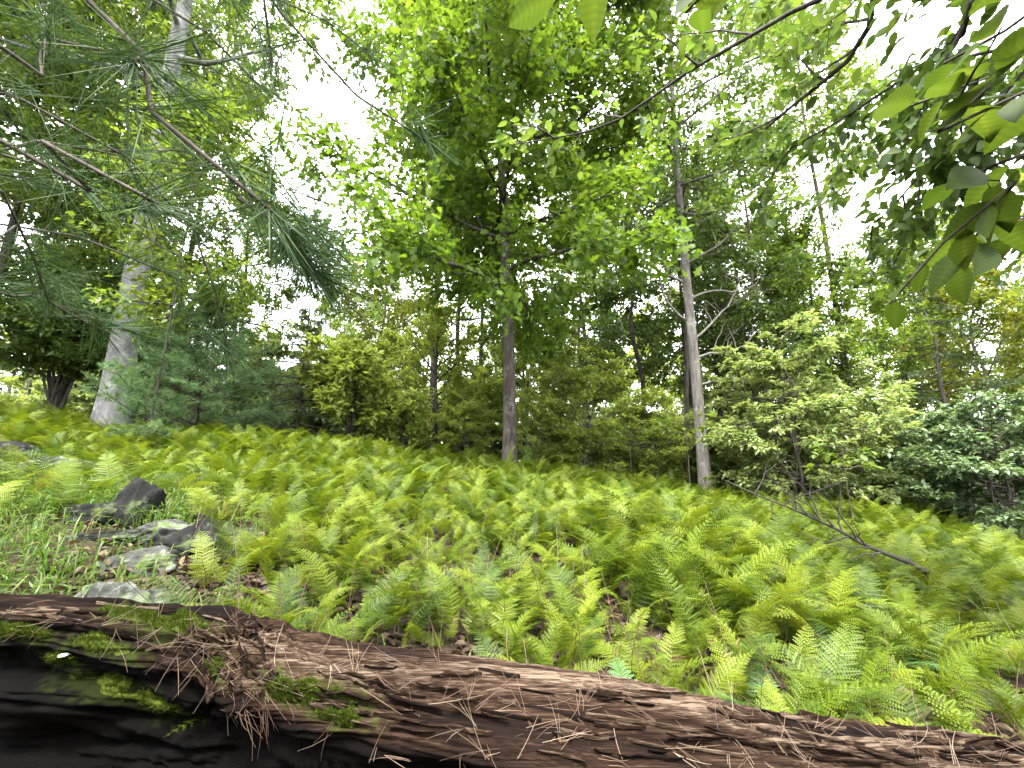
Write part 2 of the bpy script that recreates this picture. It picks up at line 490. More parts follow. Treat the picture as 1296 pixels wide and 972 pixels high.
m, nt, out = new_mat('rotting_wood')
tc = nt.nodes.new('ShaderNodeTexCoord')
mp = nt.nodes.new('ShaderNodeMapping'); mp.inputs['Scale'].default_value = (6, 230, 230)
nt.links.new(tc.outputs['Object'], mp.inputs[0])
n1 = nt.nodes.new('ShaderNodeTexNoise'); n1.inputs['Scale'].default_value = 1; n1.inputs['Detail'].default_value = 8; n1.inputs['Roughness'].default_value = .7
nt.links.new(mp.outputs[0], n1.inputs['Vector'])
n2 = nt.nodes.new('ShaderNodeTexNoise'); n2.inputs['Scale'].default_value = 45; n2.inputs['Detail'].default_value = 5
nt.links.new(tc.outputs['Object'], n2.inputs['Vector'])
a1 = nt.nodes.new('ShaderNodeAttribute'); a1.attribute_name = 'tint'
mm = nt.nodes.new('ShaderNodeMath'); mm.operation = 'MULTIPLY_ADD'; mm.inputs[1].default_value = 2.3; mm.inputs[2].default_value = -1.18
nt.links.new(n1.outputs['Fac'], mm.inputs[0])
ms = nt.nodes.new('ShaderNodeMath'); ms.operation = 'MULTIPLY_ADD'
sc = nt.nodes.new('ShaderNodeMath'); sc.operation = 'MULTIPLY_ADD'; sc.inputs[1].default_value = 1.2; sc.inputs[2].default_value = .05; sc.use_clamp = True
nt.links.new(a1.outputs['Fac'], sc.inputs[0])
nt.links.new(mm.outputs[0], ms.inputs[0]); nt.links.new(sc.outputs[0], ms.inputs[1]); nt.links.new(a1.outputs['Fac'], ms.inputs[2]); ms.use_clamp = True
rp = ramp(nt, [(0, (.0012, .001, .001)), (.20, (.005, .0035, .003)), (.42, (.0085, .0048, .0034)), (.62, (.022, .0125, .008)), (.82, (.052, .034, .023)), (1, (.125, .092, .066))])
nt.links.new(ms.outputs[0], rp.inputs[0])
pb = nt.nodes.new('ShaderNodeBsdfPrincipled'); pb.inputs['Roughness'].default_value = .95; pb.inputs['Specular IOR Level'].default_value = .06
am = nt.nodes.new('ShaderNodeAttribute'); am.attribute_name = 'moss'
mg = nt.nodes.new('ShaderNodeMix'); mg.data_type = 'RGBA'; mg.inputs[7].default_value = (.030, .045, .006, 1)
nt.links.new(am.outputs['Fac'], mg.inputs[0]); nt.links.new(rp.outputs[0], mg.inputs[6])
nt.links.new(mg.outputs[2], pb.inputs['Base Color'])
bp = nt.nodes.new('ShaderNodeBump'); bp.inputs['Strength'].default_value = .7; bp.inputs['Distance'].default_value = .008
ba = nt.nodes.new('ShaderNodeMath'); ba.operation = 'MULTIPLY_ADD'; ba.inputs[1].default_value = .5
nt.links.new(n2.outputs['Fac'], ba.inputs[0]); nt.links.new(n1.outputs['Fac'], ba.inputs[2])
nt.links.new(ba.outputs[0], bp.inputs['Height']); nt.links.new(bp.outputs[0], pb.inputs['Normal'])
nt.links.new(pb.outputs[0], out.inputs[0])
M['log'] = m
M['moss'] = leaf_mat('moss', [(0, (.012, .025, .003)), (.5, (.040, .062, .006)), (1, (.095, .125, .016))], .3, .7, .1, 1.3, .1)
M['needle_dead'] = leaf_mat('dead_pine_needle', [(0, (.05, .025, .015)), (.5, (.12, .070, .045)), (1, (.26, .20, .14))], .1, .5, .4, 1, 0)
M['litter'] = leaf_mat('dead_leaf', [(0, (.020, .012, .008)), (.5, (.055, .034, .021)), (1, (.13, .09, .055))], .2, .6, .3, 1.2, 0)

log = thing('fallen_log', 'rotting moss covered fallen tree trunk lying across the bottom of the picture', 'log', (0, 0, 0))
def grid_quads(nx, ny):
    i = np.arange(nx - 1)[:, None] * ny
    j = np.arange(ny - 1)[None, :]
    return np.stack([i + j, i + ny + j, i + ny + j + 1, i + j + 1], -1).reshape(-1, 4)
mb = MB()
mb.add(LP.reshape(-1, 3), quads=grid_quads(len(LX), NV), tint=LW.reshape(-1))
for e in (0, -1):
    cpt = LP[e].mean(0)
    k = np.arange(NV - 1)
    vv = np.vstack([LP[e], cpt])
    mb.add(vv, tris=np.stack([k, k + 1, k * 0 + NV], -1), tint=.1)
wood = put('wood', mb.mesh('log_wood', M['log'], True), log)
moss_film = np.zeros(LP.shape[:2])

# where the photograph's pixels meet the log
_d = LP - np.array([0, 0, EYE])
_dep = _d[..., 1] * CP + _d[..., 2] * SP
_ppx = 648 + 544 * _d[..., 0] / _dep
_ppy = 486 - 544 * (-_d[..., 1] * SP + _d[..., 2] * CP) / _dep
_face = (LN * -_d).sum(-1)
def log_at(px, py):
    e = np.hypot(_ppx - px, _ppy - py) + np.where(_face > 0, 0, 400) + np.where(_dep > 0, 0, 1e6)
    near = e < e.min() + 4
    k = np.argmin(np.where(near, _dep, 1e9))
    return np.unravel_index(k, e.shape)

def moss_patch(px, py, rx, rs, n, seed, label=None):
    ix, iv = log_at(px, py)
    r = np.random.default_rng(seed)
    c = LP[ix, iv]
    dx = np.abs(LX - LX[ix]) < rx * 1.3
    ii = np.where(dx)[0]
    vs = max(4, int(rs / .008))
    j0, j1 = max(0, iv - vs), min(NV - 1, iv + vs)
    sub = LP[ii[0]:ii[-1] + 1, j0:j1 + 1]; sn = LN[ii[0]:ii[-1] + 1, j0:j1 + 1]
    q = ((sub[..., 0] - c[0]) / rx) ** 2 + ((np.arange(j0, j1 + 1)[None, :] - iv) / vs) ** 2
    mask = np.clip(.95 - q + .95 * fbm(sub[..., 0] * 14, sub[..., 1] * 14, sub[..., 2] * 30 + seed, 3), 0, 1)
    lump = .6 + .4 * vnoise(sub[..., 0] * 45, sub[..., 1] * 45, sub[..., 2] * 45)
    P = sub + sn * ((.020 * np.minimum(mask, .6) * lump) - .004)[..., None] + np.array([0, 0, 1]) * (.010 * mask * lump)[..., None]
    qf = ((LP[..., 0] - c[0]) / (rx * 1.5)) ** 2 + ((np.arange(NV)[None, :] - iv) / (vs * 1.9)) ** 2
    moss_film[:] = np.maximum(moss_film, np.clip(1.1 - qf + .9 * 1.3 * fbm(LP[..., 0] * 50, LP[..., 1] * 50, LP[..., 2] * 90, 4), 0, 1) * (qf < 2.5) * np.where(np.arange(NV)[None, :] > .58 * NV, .28, .55))
    mb = MB()
    fq = grid_quads(P.shape[0], P.shape[1])
    keep = mask.reshape(-1)[fq].max(1) > .12
    mb.add(P.reshape(-1, 3), quads=fq[keep], tint=np.clip(.3 + .4 * lump.reshape(-1) + .2 * mask.reshape(-1), 0, 1))
    pr = mask.reshape(-1) ** 1.0
    if pr.sum() <= 0:
        return
    idx = r.choice(len(pr), n, p=pr / pr.sum())
    bp_, bn = P.reshape(-1, 3)[idx] + r.normal(0, .002, (n, 3)), unit(sn.reshape(-1, 3)[idx] + np.array([0, 0, .8]) + r.normal(0, .45, (n, 3)))
    side = unit(np.cross(bn, r.normal(0, 1, (n, 3))))
    h = r.uniform(.004, .010, n)[:, None]
    V = np.stack([bp_ - side * .0013, bp_ + side * .0013, bp_ + bn * h], 1)
    mb.add(V.reshape(-1, 3), tris=np.arange(3 * n).reshape(-1, 3), tint=np.repeat(np.clip(r.normal(.62, .22, n), 0, 1), 3))
    o = put('moss_patch', mb.mesh('moss_patch', M['moss'], True), log)
    if label:
        o['label'] = label

moss_patch(195, 783, .15, .055, 6000, 1)
moss_patch(20, 800, .09, .05, 2500, 2)
moss_patch(140, 818, .10, .02, 900, 3)
moss_patch(140, 858, .12, .02, 1000, 4)
moss_patch(185, 895, .09, .025, 900, 5)
moss_patch(385, 878, .12, .035, 3500, 6)
moss_patch(425, 905, .07, .035, 3500, 7)
moss_patch(272, 845, .04, .03, 1200, 8)
moss_patch(345, 866, .05, .03, 1500, 9)
moss_patch(60, 838, .07, .015, 500, 10)

film = np.zeros(len(wood.data.vertices), np.float32)
film[:moss_film.size] = moss_film.ravel()
wood.data.attributes.new('moss', 'FLOAT', 'POINT').data.foreach_set('value', film)

# strips of loose wood on the top
def bark_strip(px, py, L, W, seed, ang=0.0, lift=.012):
    ix, iv = log_at(px, py)
    r = np.random.default_rng(seed)
    n = 8
    t = np.linspace(-.5, .5, n)
    ii = np.clip(ix + np.round(t * L * math.cos(ang) / (LX[320] - LX[319])).astype(int), 0, len(LX) - 1)
    jj = np.clip(iv + np.round(t * L * math.sin(ang) / .0075).astype(int), 0, NV - 1)
    nn = unit(LN[ii, jj] + LN[ii, jj].mean(0))
    c = LP[ii, jj]
    c = .5 * c + .5 * np.linspace(c[0], c[-1], n) + nn * .008
    c = c + nn * (lift * .5 * (np.abs(t) * 2) ** 2.2 * r.uniform(0, 1))[:, None]
    w = W * (1 - (np.abs(t) * 2) ** 3 * .85) * (1 + .25 * r.normal(0, 1, n))
    side = unit(np.cross(unit(np.gradient(c, axis=0)), nn))
    th = r.uniform(.001, .003)
    ring = np.stack([c - side * w[:, None] / 2 - nn * .006, c - side * w[:, None] / 2 + nn * th * .5, c + nn * th * 1.3, c + side * w[:, None] / 2 + nn * th * .5, c + side * w[:, None] / 2 - nn * .006], 1)
    mb = MB()
    q = grid_quads(n, 5)
    mb.add(ring.reshape(-1, 3), quads=q, tint=np.clip(r.normal(.62, .16) + r.normal(0, .05, n * 5), 0, 1))
    put('bark_strip', mb.mesh('bark_strip', M['log']), log)

for k in range(110):
    px = rng.uniform(240, 1290)
    f = rng.uniform(.06, .9)
    y0 = np.interp(px, [0, 230, 300, 360, 500, 640, 850, 1000, 1296], [762, 768, 778, 798, 826, 839, 869, 896, 936])
    y1 = min(968, np.interp(px, [0, 120, 240, 330, 450, 640, 900], [794, 808, 850, 893, 930, 962, 985]))
    bark_strip(px, y0 + (y1 - y0) * f, rng.uniform(.04, .17), rng.uniform(.002, .007), 100 + k, rng.normal(0, .06))
for k in range(34):
    bark_strip(rng.uniform(235, 345), rng.uniform(785, 868), rng.uniform(.04, .10), rng.uniform(.003, .010), 300 + k, rng.normal(.35, .25), .035)
for k in range(14):
    bark_strip(rng.uniform(0, 230), rng.uniform(764, 788), rng.uniform(.06, .2), rng.uniform(.005, .014), 400 + k, rng.normal(0, .05))

# pine needles fallen on the log: one mass
def needle_path(p, d, L, r, sag=.25):
    t = np.linspace(0, 1, 5)[:, None]
    bend = r.normal(0, .18, 3)
    return p + d * L * t + bend * L * t * t
def fallen_needles():
    mb = MB()
    r = np.random.default_rng(5)
    def drop(px, py, n, spread, dirpx=None, lmin=.05, lmax=.11, lift=.006):
        ix, iv = log_at(px, py)
        p, nn = LP[ix, iv], LN[ix, iv]
        ax = unit(np.cross(nn, r.normal(0, 1, 3)) + np.array([.5, 0, 0]) * r.choice([-1, 1]))
        if dirpx is not None:
            ax = unit(np.array(dirpx) + r.normal(0, .15, 3))
        tt = float(np.clip(r.normal(.55, .22), 0, 1))
        for k in range(n):
            d = unit(ax + r.normal(0, spread, 3))
            d = unit(d - nn * max(0, -(d @ nn)) + nn * r.uniform(0, .03))
            tube(mb, needle_path(p + nn * lift + r.normal(0, .003, 3), d, r.uniform(lmin, lmax), r), [.0006, .0006, .0006, .0005, .0003], 3, tt, False)
    for k in range(190):
        px = r.uniform(10, 1290)
        y0 = np.interp(px, [0, 230, 300, 360, 500, 640, 850, 1000, 1296], [762, 768, 778, 798, 826, 839, 869, 896, 936])
        y1 = min(972, np.interp(px, [0, 120, 240, 330, 450, 640, 900], [794, 808, 850, 893, 930, 962, 985]))
        drop(px, y0 + (y1 - y0) * r.uniform(.03, .98), r.integers(1, 4), .12)
    for k in range(24):
        drop(r.uniform(215, 320), r.uniform(785, 850), 2, .2, lift=.003)
    for k in range(17):
        drop(r.uniform(283, 345), r.uniform(853, 900), 2, .1, (.55, -.15, -.75), .05, .10)
    for px, py in [(445, 850), (350, 845), (470, 955), (485, 945), (520, 952), (300, 905), (620, 960), (440, 870), (560, 885)]:
        drop(px, py, 2, .2, lift=.015)
    return mb.mesh('pine_needles', M['needle_dead'], True)
tag(put('pine_needles', fallen_needles()), 'dry brown pine needles strewn over the rotting log', 'pine needles', kind='stuff')

# small white mushrooms on the log's dark side
M['fungus'] = bark_mat('white_fungus', [(.3, (.45, .43, .38)), (.7, (.72, .70, .66))], (60, 60, 60), .2)
def mushroom(px, py, s, label):
    ix, iv = log_at(px, py)
    p, nn = LP[ix, iv], LN[ix, iv]
    t = thing('mushroom', label, 'mushroom', tuple(p - nn * .004), rng.uniform(0, 6))
    mb = MB()
    d = unit(nn * .7 + np.array([0, -.2, .5]))
    tube(mb, curve([np.zeros(3), d * s * .6, d * s * .9 + np.array([0, 0, s * .3])], 5), [s * .12] * 5, 8, .5)
    put('stem', mb.mesh('mushroom_stem', M['fungus'], True), t)
    mb = MB()
    top = d * s * .9 + np.array([0, 0, s * .3])
    a = np.arange(14) / 14 * 2 * np.pi
    rings = []
    for rr, zz in [(.02, .30), (.35, .26), (.75, .12), (1.0, -.08), (.85, -.10), (.12, .02)]:
        w = 1 + .10 * np.sin(a * 3 + s * 1000) * rr
        rings.append(np.stack([top[0] + np.cos(a) * rr * s * w, top[1] + np.sin(a) * rr * s * w, top[2] + zz * s + 0 * a], -1))
    V = np.array(rings)
    n, k = 6, 14
    q = [[i * k + j, i * k + (j + 1) % k, (i + 1) * k + (j + 1) % k, (i + 1) * k + j] for i in range(n - 1) for j in range(k)]
    mb.add(V.reshape(-1, 3), quads=np.array(q))
    put('cap', mb.mesh('mushroom_cap', M['fungus'], True), t)
mushroom(78, 832, .013, 'white mushroom on the dark side of the log below the brightest moss')
mushroom(196, 803, .010, 'small white mushroom hanging just under the brightest moss cushion on the log')
mushroom(325, 838, .009, 'tiny pale mushroom on the splintered wood right of the moss cushion')

# ------------------------------------------------------------------ rocks
def rock_mesh(name, seed, mat, size, cuts=14):
    import bmesh
    r = np.random.default_rng(seed)
    bm = bmesh.new()
    bmesh.ops.create_icosphere(bm, subdivisions=5, radius=1.0)
    co = np.array([v.co[:] for v in bm.verts])
    for k in range(cuts):
        n = unit(r.normal(0, 1, 3)); dd = r.uniform(.45, .85)
        h = co @ n - dd
        co = co - np.clip(h, 0, None)[:, None] * n[None, :] * .93
    co = co + unit(co) * (.11 * fbm(co[:, 0] * 2 + seed, co[:, 1] * 2, co[:, 2] * 3, 5) + .045 * fbm(co[:, 0] * 9 + seed, co[:, 1] * 9, co[:, 2] * 12, 3))[:, None]
    co = co * np.array(size)[None, :]
    bm.verts.index_update()
    f = np.array([[v.index for v in fc.verts] for fc in bm.faces])
    bm.free()
    mb = MB()
    mb.add(co, tris=f)
    return mb.mesh(name, mat, True)

def rock_mat(name, base, lich, amt, moss):
    m, nt, out = new_mat(name)
    tc = nt.nodes.new('ShaderNodeTexCoord')
    def noise(s, d=7, ro=.65):
        n = nt.nodes.new('ShaderNodeTexNoise'); n.inputs['Scale'].default_value = s; n.inputs['Detail'].default_value = d; n.inputs['Roughness'].default_value = ro
        nt.links.new(tc.outputs['Object'], n.inputs['Vector']); return n
    a = noise(12); b = noise(9); c = noise(5)
    r1 = ramp(nt, [(.3, [x * .45 for x in base]), (.55, base), (.75, [x * 1.5 for x in base])])
    nt.links.new(a.outputs['Fac'], r1.inputs[0])
    r2 = ramp(nt, [(.62 - amt * .3, (0, 0, 0)), (.70 - amt * .3, (1, 1, 1))]); nt.links.new(b.outputs['Fac'], r2.inputs[0])
    r3 = ramp(nt, [(.66 - moss * .3, (0, 0, 0)), (.78 - moss * .3, (1, 1, 1))]); nt.links.new(c.outputs['Fac'], r3.inputs[0])
    m1 = nt.nodes.new('ShaderNodeMix'); m1.data_type = 'RGBA'; m1.inputs[7].default_value = (*lich, 1)
    nt.links.new(r2.outputs[0], m1.inputs[0]); nt.links.new(r1.outputs[0], m1.inputs[6])
    m2 = nt.nodes.new('ShaderNodeMix'); m2.data_type = 'RGBA'; m2.inputs[7].default_value = (.055, .085, .018, 1)
    nt.links.new(r3.outputs[0], m2.inputs[0]); nt.links.new(m1.outputs[2], m2.inputs[6])
    pb = nt.nodes.new('ShaderNodeBsdfPrincipled'); pb.inputs['Roughness'].default_value = .9; pb.inputs['Specular IOR Level'].default_value = .2
    nt.links.new(m2.outputs[2], pb.inputs['Base Color'])
    bp = nt.nodes.new('ShaderNodeBump'); bp.inputs['Strength'].default_value = .8; bp.inputs['Distance'].default_value = .02
    nt.links.new(a.outputs['Fac'], bp.inputs['Height']); nt.links.new(bp.outputs[0], pb.inputs['Normal'])
    nt.links.new(pb.outputs[0], out.inputs[0])
    return m
M['rock_dark'] = rock_mat('dark_wet_rock', (.006, .006, .0055), (.04, .043, .036), .25, .3)
M['rock_mid'] = rock_mat('mossy_rock', (.04, .04, .036), (.14, .15, .12), .3, .4)
M['rock_pale'] = rock_mat('lichen_rock', (.045, .048, .040), (.115, .125, .10), .45, .45)

def rock(px, py, Y, size, seed, mat, label, rz=0.0, tilt=0.0, sink=.35):
    p = at(px, py, Y)
    p[2] = float(ground(p[0], p[1])) + size[2] * (1 - 2 * sink) * .5
    o = put('rock', rock_mesh('rock', seed, M[mat], size), None, tuple(p))
    o.rotation_euler = (tilt, 0, rz)
    tag(o, label, 'rock', 'rocks at the left end of the clearing')

rock(170, 655, 3.2, (.20, .2, .36), 11, 'rock_dark', 'blackish upright pointed rock standing among the grass', .3, .1)
rock(212, 668, 3.0, (.24, .2, .15), 24, 'rock_mid', 'tilted rock with a pale lichen top leaning on the black pointed rock', .2, -.2)
rock(248, 684, 2.9, (.22, .2, .17), 33, 'rock_dark', 'dark rock half hidden by a skeletal fern frond')
rock(150, 700, 2.85, (.30, .14, .06), 37, 'rock_dark', 'low dark slab below the black pointed rock', .1, .1)
rock(150, 742, 2.05, (.27, .17, .20), 42, 'rock_pale', 'large pale lichen crusted rock just behind the left end of the log', .1, .12, .3)
rock(224, 735, 2.2, (.10, .1, .09), 55, 'rock_dark', 'small dark stone to the right of the pale lichen rock')
rock(118, 668, 3.1, (.2, .16, .12), 101, 'rock_dark', 'mossy dark stone at the left foot of the black pointed rock', .5)
rock(190, 712, 2.6, (.26, .16, .09), 102, 'rock_mid', 'flat mossy stone between the pale lichen rock and the tilted one', .2, .1)
rock(262, 650, 3.2, (.16, .14, .14), 103, 'rock_dark', 'small dark stone in the fern edge right of the tilted rock', .9)
rock(15, 592, 5.4, (.42, .3, .20), 61, 'rock_dark', 'dark flat rock uppermost of the rocks by the left edge', .2)
rock(52, 612, 5.0, (.62, .3, .21), 72, 'rock_mid', 'long mossy slab beside the left edge of the clearing', -.3, .1)
rock(12, 640, 4.3, (.50, .3, .21), 83, 'rock_pale', 'pale broken rock lowest of the rocks by the left edge', .3)
rock(98, 618, 4.9, (.28, .2, .17), 94, 'rock_pale', 'whitish rock at the right end of the long mossy slab', .5)

# ------------------------------------------------------------------ ferns
def frond_mesh(name, seed, L, th0, th1, lp, mat, pairs=20):
    r = np.random.default_rng(seed)
    n = 26
    t = np.linspace(0, 1, n)
    th = th0 + (th1 - th0) * t ** 1.4
    ds = L / (n - 1)
    x = np.r_[0, np.cumsum(np.sin(th[:-1]) * ds)]
    z = np.r_[0, np.cumsum(np.cos(th[:-1]) * ds)]
    y = .03 * L * np.sin(t * 2.2 + r.uniform(0, 6)) - .03 * L * np.sin(r.uniform(0, 6)) * t
    y = y - y[0]
    C = np.stack([x, y, z], -1)
    mb = MB()
    tube(mb, C, np.linspace(.0022, .0006, n), 3, .55, False)
    st = .24
    for k in range(pairs):
        s = (k + .3) / pairs
        u = st + (1 - st) * s
        i = min(int(u * (n - 1)), n - 2); f = u * (n - 1) - i
        p = C[i] * (1 - f) + C[i + 1] * f
        T = unit(C[i + 1] - C[i])
        N = unit(np.cross(T, [0, 1.0, 0])); N = N if N[2] > 0 or abs(T[2]) > .95 else -N
        env = min(1, .70 + s * 2.0) * (1 - s ** 1.35) ** .9
        ln = lp * max(env, .06)
        for sd in (1, -1):
            a = R(74 - 26 * s) + r.normal(0, .07)
            l2 = ln * r.uniform(.88, 1.08)
            D = unit(np.array([0, sd, 0]) * math.sin(a) + T * math.cos(a) + N * r.normal(.05, .10))
            m = int(np.clip(l2 / .0085, 3, 11))
            qq = (np.arange(m) + .6) / m
            droop = -.18 * l2 * qq ** 2 * r.uniform(.4, 1.5)
            base = p + D * (l2 * qq)[:, None] + N * droop[:, None] * 1.0
            W = unit(np.cross(N, D))
            pw = l2 * .175 * (1 - qq ** 1.6) ** .8 + .002
            pl = l2 / m
            tint = np.clip(r.normal(.45, .10), 0, 1)
            V, Q = [], []
            for w in (1, -1):
                tip = base + W * (pw * w)[:, None] + D * (pl * .55) - N * (pw * .22)[:, None]
                l_ = base - D * pl * .42 + W * (pw * .42 * w)[:, None]
                r_ = base + D * pl * .52 + W * (pw * .42 * w)[:, None]
                c0 = base + D * pl * .05
                V.append(np.stack([c0, l_, tip, r_] if w > 0 else [c0, r_, tip, l_], 1))
            V = np.concatenate(V)
            V = np.concatenate([V.reshape(-1, 3), (p + D * l2 + N * (-.18 * l2))[None]])
            mb.add(V, quads=np.arange(len(V) - 1).reshape(-1, 4), tint=tint)
    return mb.mesh(name, mat)

FR = []
for k in range(10):
    r_ = np.random.default_rng(900 + k)
    FR.append(frond_mesh('fern_frond', 50 + k, r_.uniform(.42, .60), R(r_.uniform(4, 14)), R(r_.uniform(72, 122)), r_.uniform(.085, .12), M['fern']))
PALE = [frond_mesh('pale_frond', 80 + k, .50, R(18), R(104), .115, M['fern_pale'], 19) for k in range(3)]

def fern_zone(x, y):
    """density 0..1 of ferns at a place"""
    a = x / np.maximum(y, .3)
    d = np.ones_like(x)
    left_lim = np.where(y < 5.2, -.70 + .05 * np.sin(y * 4), -2.0)
    d = d * np.where(a > left_lim, 1, np.where((y > 2.6) & (vnoise(x * 1.6, y * 1.6, 6.0) > .05), .35, 0))
    d = d * np.where((a < -.55) & (y < 4.6), .75, 1)
    gap = np.exp(-(((x - 1.03) / .30) ** 2 + ((y - 2.35) / .38) ** 2)) + .8 * np.exp(-(((x - 1.7) / .3) ** 2 + ((y - 2.0) / .2) ** 2)) + .45 * np.exp(-(((x + .35) / .45) ** 2 + ((y - 1.75) / .12) ** 2))
    d = d * (1 - np.clip(gap, 0, 1))
    rear = lin(x, REAR, 1)
    d = d * (y > rear + .17)
    d = d * (y < 10.5 - .10 * np.abs(x)) * (np.hypot(x, y - 9) > .3)
    for rx, ry, rr in [(at(15, 592, 5.4)[0], 5.3, .45), (at(52, 612, 5.0)[0], 4.85, .6), (at(12, 640, 4.3)[0], 4.2, .5), (at(98, 618, 4.9)[0], 4.8, .35), (at(212, 668, 3.0)[0], 2.85, .3), (at(150, 748, 2.0)[0], 2.0, .22), (at(170, 655, 3.2)[0], 3.2, .3), (at(248, 684, 2.9)[0], 2.9, .22)]:
        d = d * (np.hypot(x - rx, y - ry) > rr)
    return d

def fern_points():
    r = np.random.default_rng(31)
    P = []
    for (y0, y1, den) in [(1.45, 2.6, 32), (2.6, 5.0, 29), (5.0, 11.0, 26)]:
        n = int((y1 - y0) * 30 * den)
        x = r.uniform(-15, 15, n); y = r.uniform(y0, y1, n)
        k = (r.random(n) < fern_zone(x, y)) & (np.abs(x) < 1.35 * y + 1.2)
        P.append(np.stack([x[k], y[k]], -1))
    P = np.concatenate(P)
    o = np.argsort(np.hypot(P[:, 0], P[:, 1]) + np.where(np.abs(P[:, 0]) > 1.15 * P[:, 1] + .1, 4, 0))
    return P[o]
FP = fern_points()
NIND = 296
def size_at(x, y):
    return (1.06 + .38 * vnoise(x * .7 + 5, y * .7, 2.0) + .10 * np.clip((y - 5) / 5, 0, 1)) * (1 - .26 * np.clip((2.9 - y) / .6, 0, 1) * np.clip((x - .1) / .5, 0, 1))
fern_r = np.random.default_rng(77)
for k in range(NIND):
    x, y = FP[k]
    z = float(ground(x, y)) - .02
    if any(math.hypot(x - q.location.x, y - q.location.y) < .55 for q in bpy.data.objects if q.name.startswith('rock') and q.type == 'MESH'):
        lab = 'fern plant growing among the rocks at the left end of the clearing'
    elif math.hypot(x - 1.03, y - 2.35) < .6:
        lab = 'fern plant at the edge of the bare litter patch right of the middle'
    elif x > .45 * y and 3.4 < y < 5.4 and x < .95 * y:
        lab = 'fern plant around and under the fallen dead branch'
    elif x < -.5 * y:
        lab = 'bright green fern plant at the left side of the clearing beside the grass and rocks'
    elif y < 2.6 and x > .4:
        lab = 'arching fern plant close behind the right half of the log'
    elif y < 2.6:
        lab = 'upright fern plant close behind the left half of the log'
    elif x > .45 * y:
        lab = 'yellow green fern plant on the slope at the right side of the clearing'
    else:
        lab = 'lacy green fern plant on the middle of the fern covered slope'
    f = thing('fern', lab, 'fern', (x, y, z), 0, 'ferns covering the clearing')
    a0 = fern_r.uniform(0, 6.28)
    nf = int(fern_r.integers(4, 7))
    s = float(size_at(x, y))
    for j in range(nf):
        me = FR[int(fern_r.integers(0, len(FR)))]
        c = put('frond', me, f, tuple(fern_r.normal(0, .035, 2)) + (0,))
        c.rotation_euler = (fern_r.normal(0, .22), fern_r.normal(.02, .18), a0 + j * 6.283 / nf + fern_r.normal(0, .4))
        c.scale = (s * fern_r.uniform(.55, 1.2),) * 3

def pale_fern(px, py, Y, dirs, s, label):
    p = at(px, py, Y)
    f = thing('fern', label, 'fern', (p[0], p[1], float(ground(p[0], p[1])) - .02), 0, 'ferns covering the clearing')
    for j, (a, tl) in enumerate(dirs):
        c = put('frond', PALE[j % 3], f, (0, 0, 0))
        c.rotation_euler = (0, R(tl), R(a))
        c.scale = (s,) * 3
pale_fern(790, 850, 1.72, [(195, 18), (150, 20), (20, 16), (-20, 20), (90, 0), (240, 22)], .82, 'pale blue green fern with broad drooping fronds touching the log right of the middle')
pale_fern(295, 790, 1.70, [(195, 30), (160, 22), (10, 15)], .62, 'pale blue green fern frond drooping over the log beside the mossy rock')
pale_fern(965, 830, 1.95, [(170, 15), (200, 10), (60, 10), (-20, 20), (270, 15)], .78, 'pale blue green fern beside the bare patch of litter at the right')
pale_fern(1105, 770, 2.6, [(180, 12), (220, 12), (0, 20), (280, 16)], .9, 'pale feathery fern under the end of the fallen branch')

# the rest of the ferns, too many to single out: one mass of real fronds
def fern_mass():
    r = np.random.default_rng(13)
    rest = FP[NIND:]
    pos, rot, scl, vid = [], [], [], []
    for x, y in rest:
        nf = r.integers(4, 7); a0 = r.uniform(0, 6.28); z = float(0)
        s = float(size_at(x, y))
        for j in range(nf):
            pos.append((x + r.normal(0, .05), y + r.normal(0, .05)))
            rot.append((r.normal(0, .22), r.normal(.02, .18), a0 + j * 6.283 / nf + r.normal(0, .4)))
            scl.append(s * r.uniform(.55, 1.2)); vid.append(int(r.integers(0, len(FR))))
    pos = np.array(pos)
    pts = np.stack([pos[:, 0], pos[:, 1], ground(pos[:, 0], pos[:, 1]) - .02], -1)
    return pts, np.array(rot), np.array(scl), np.array(vid)

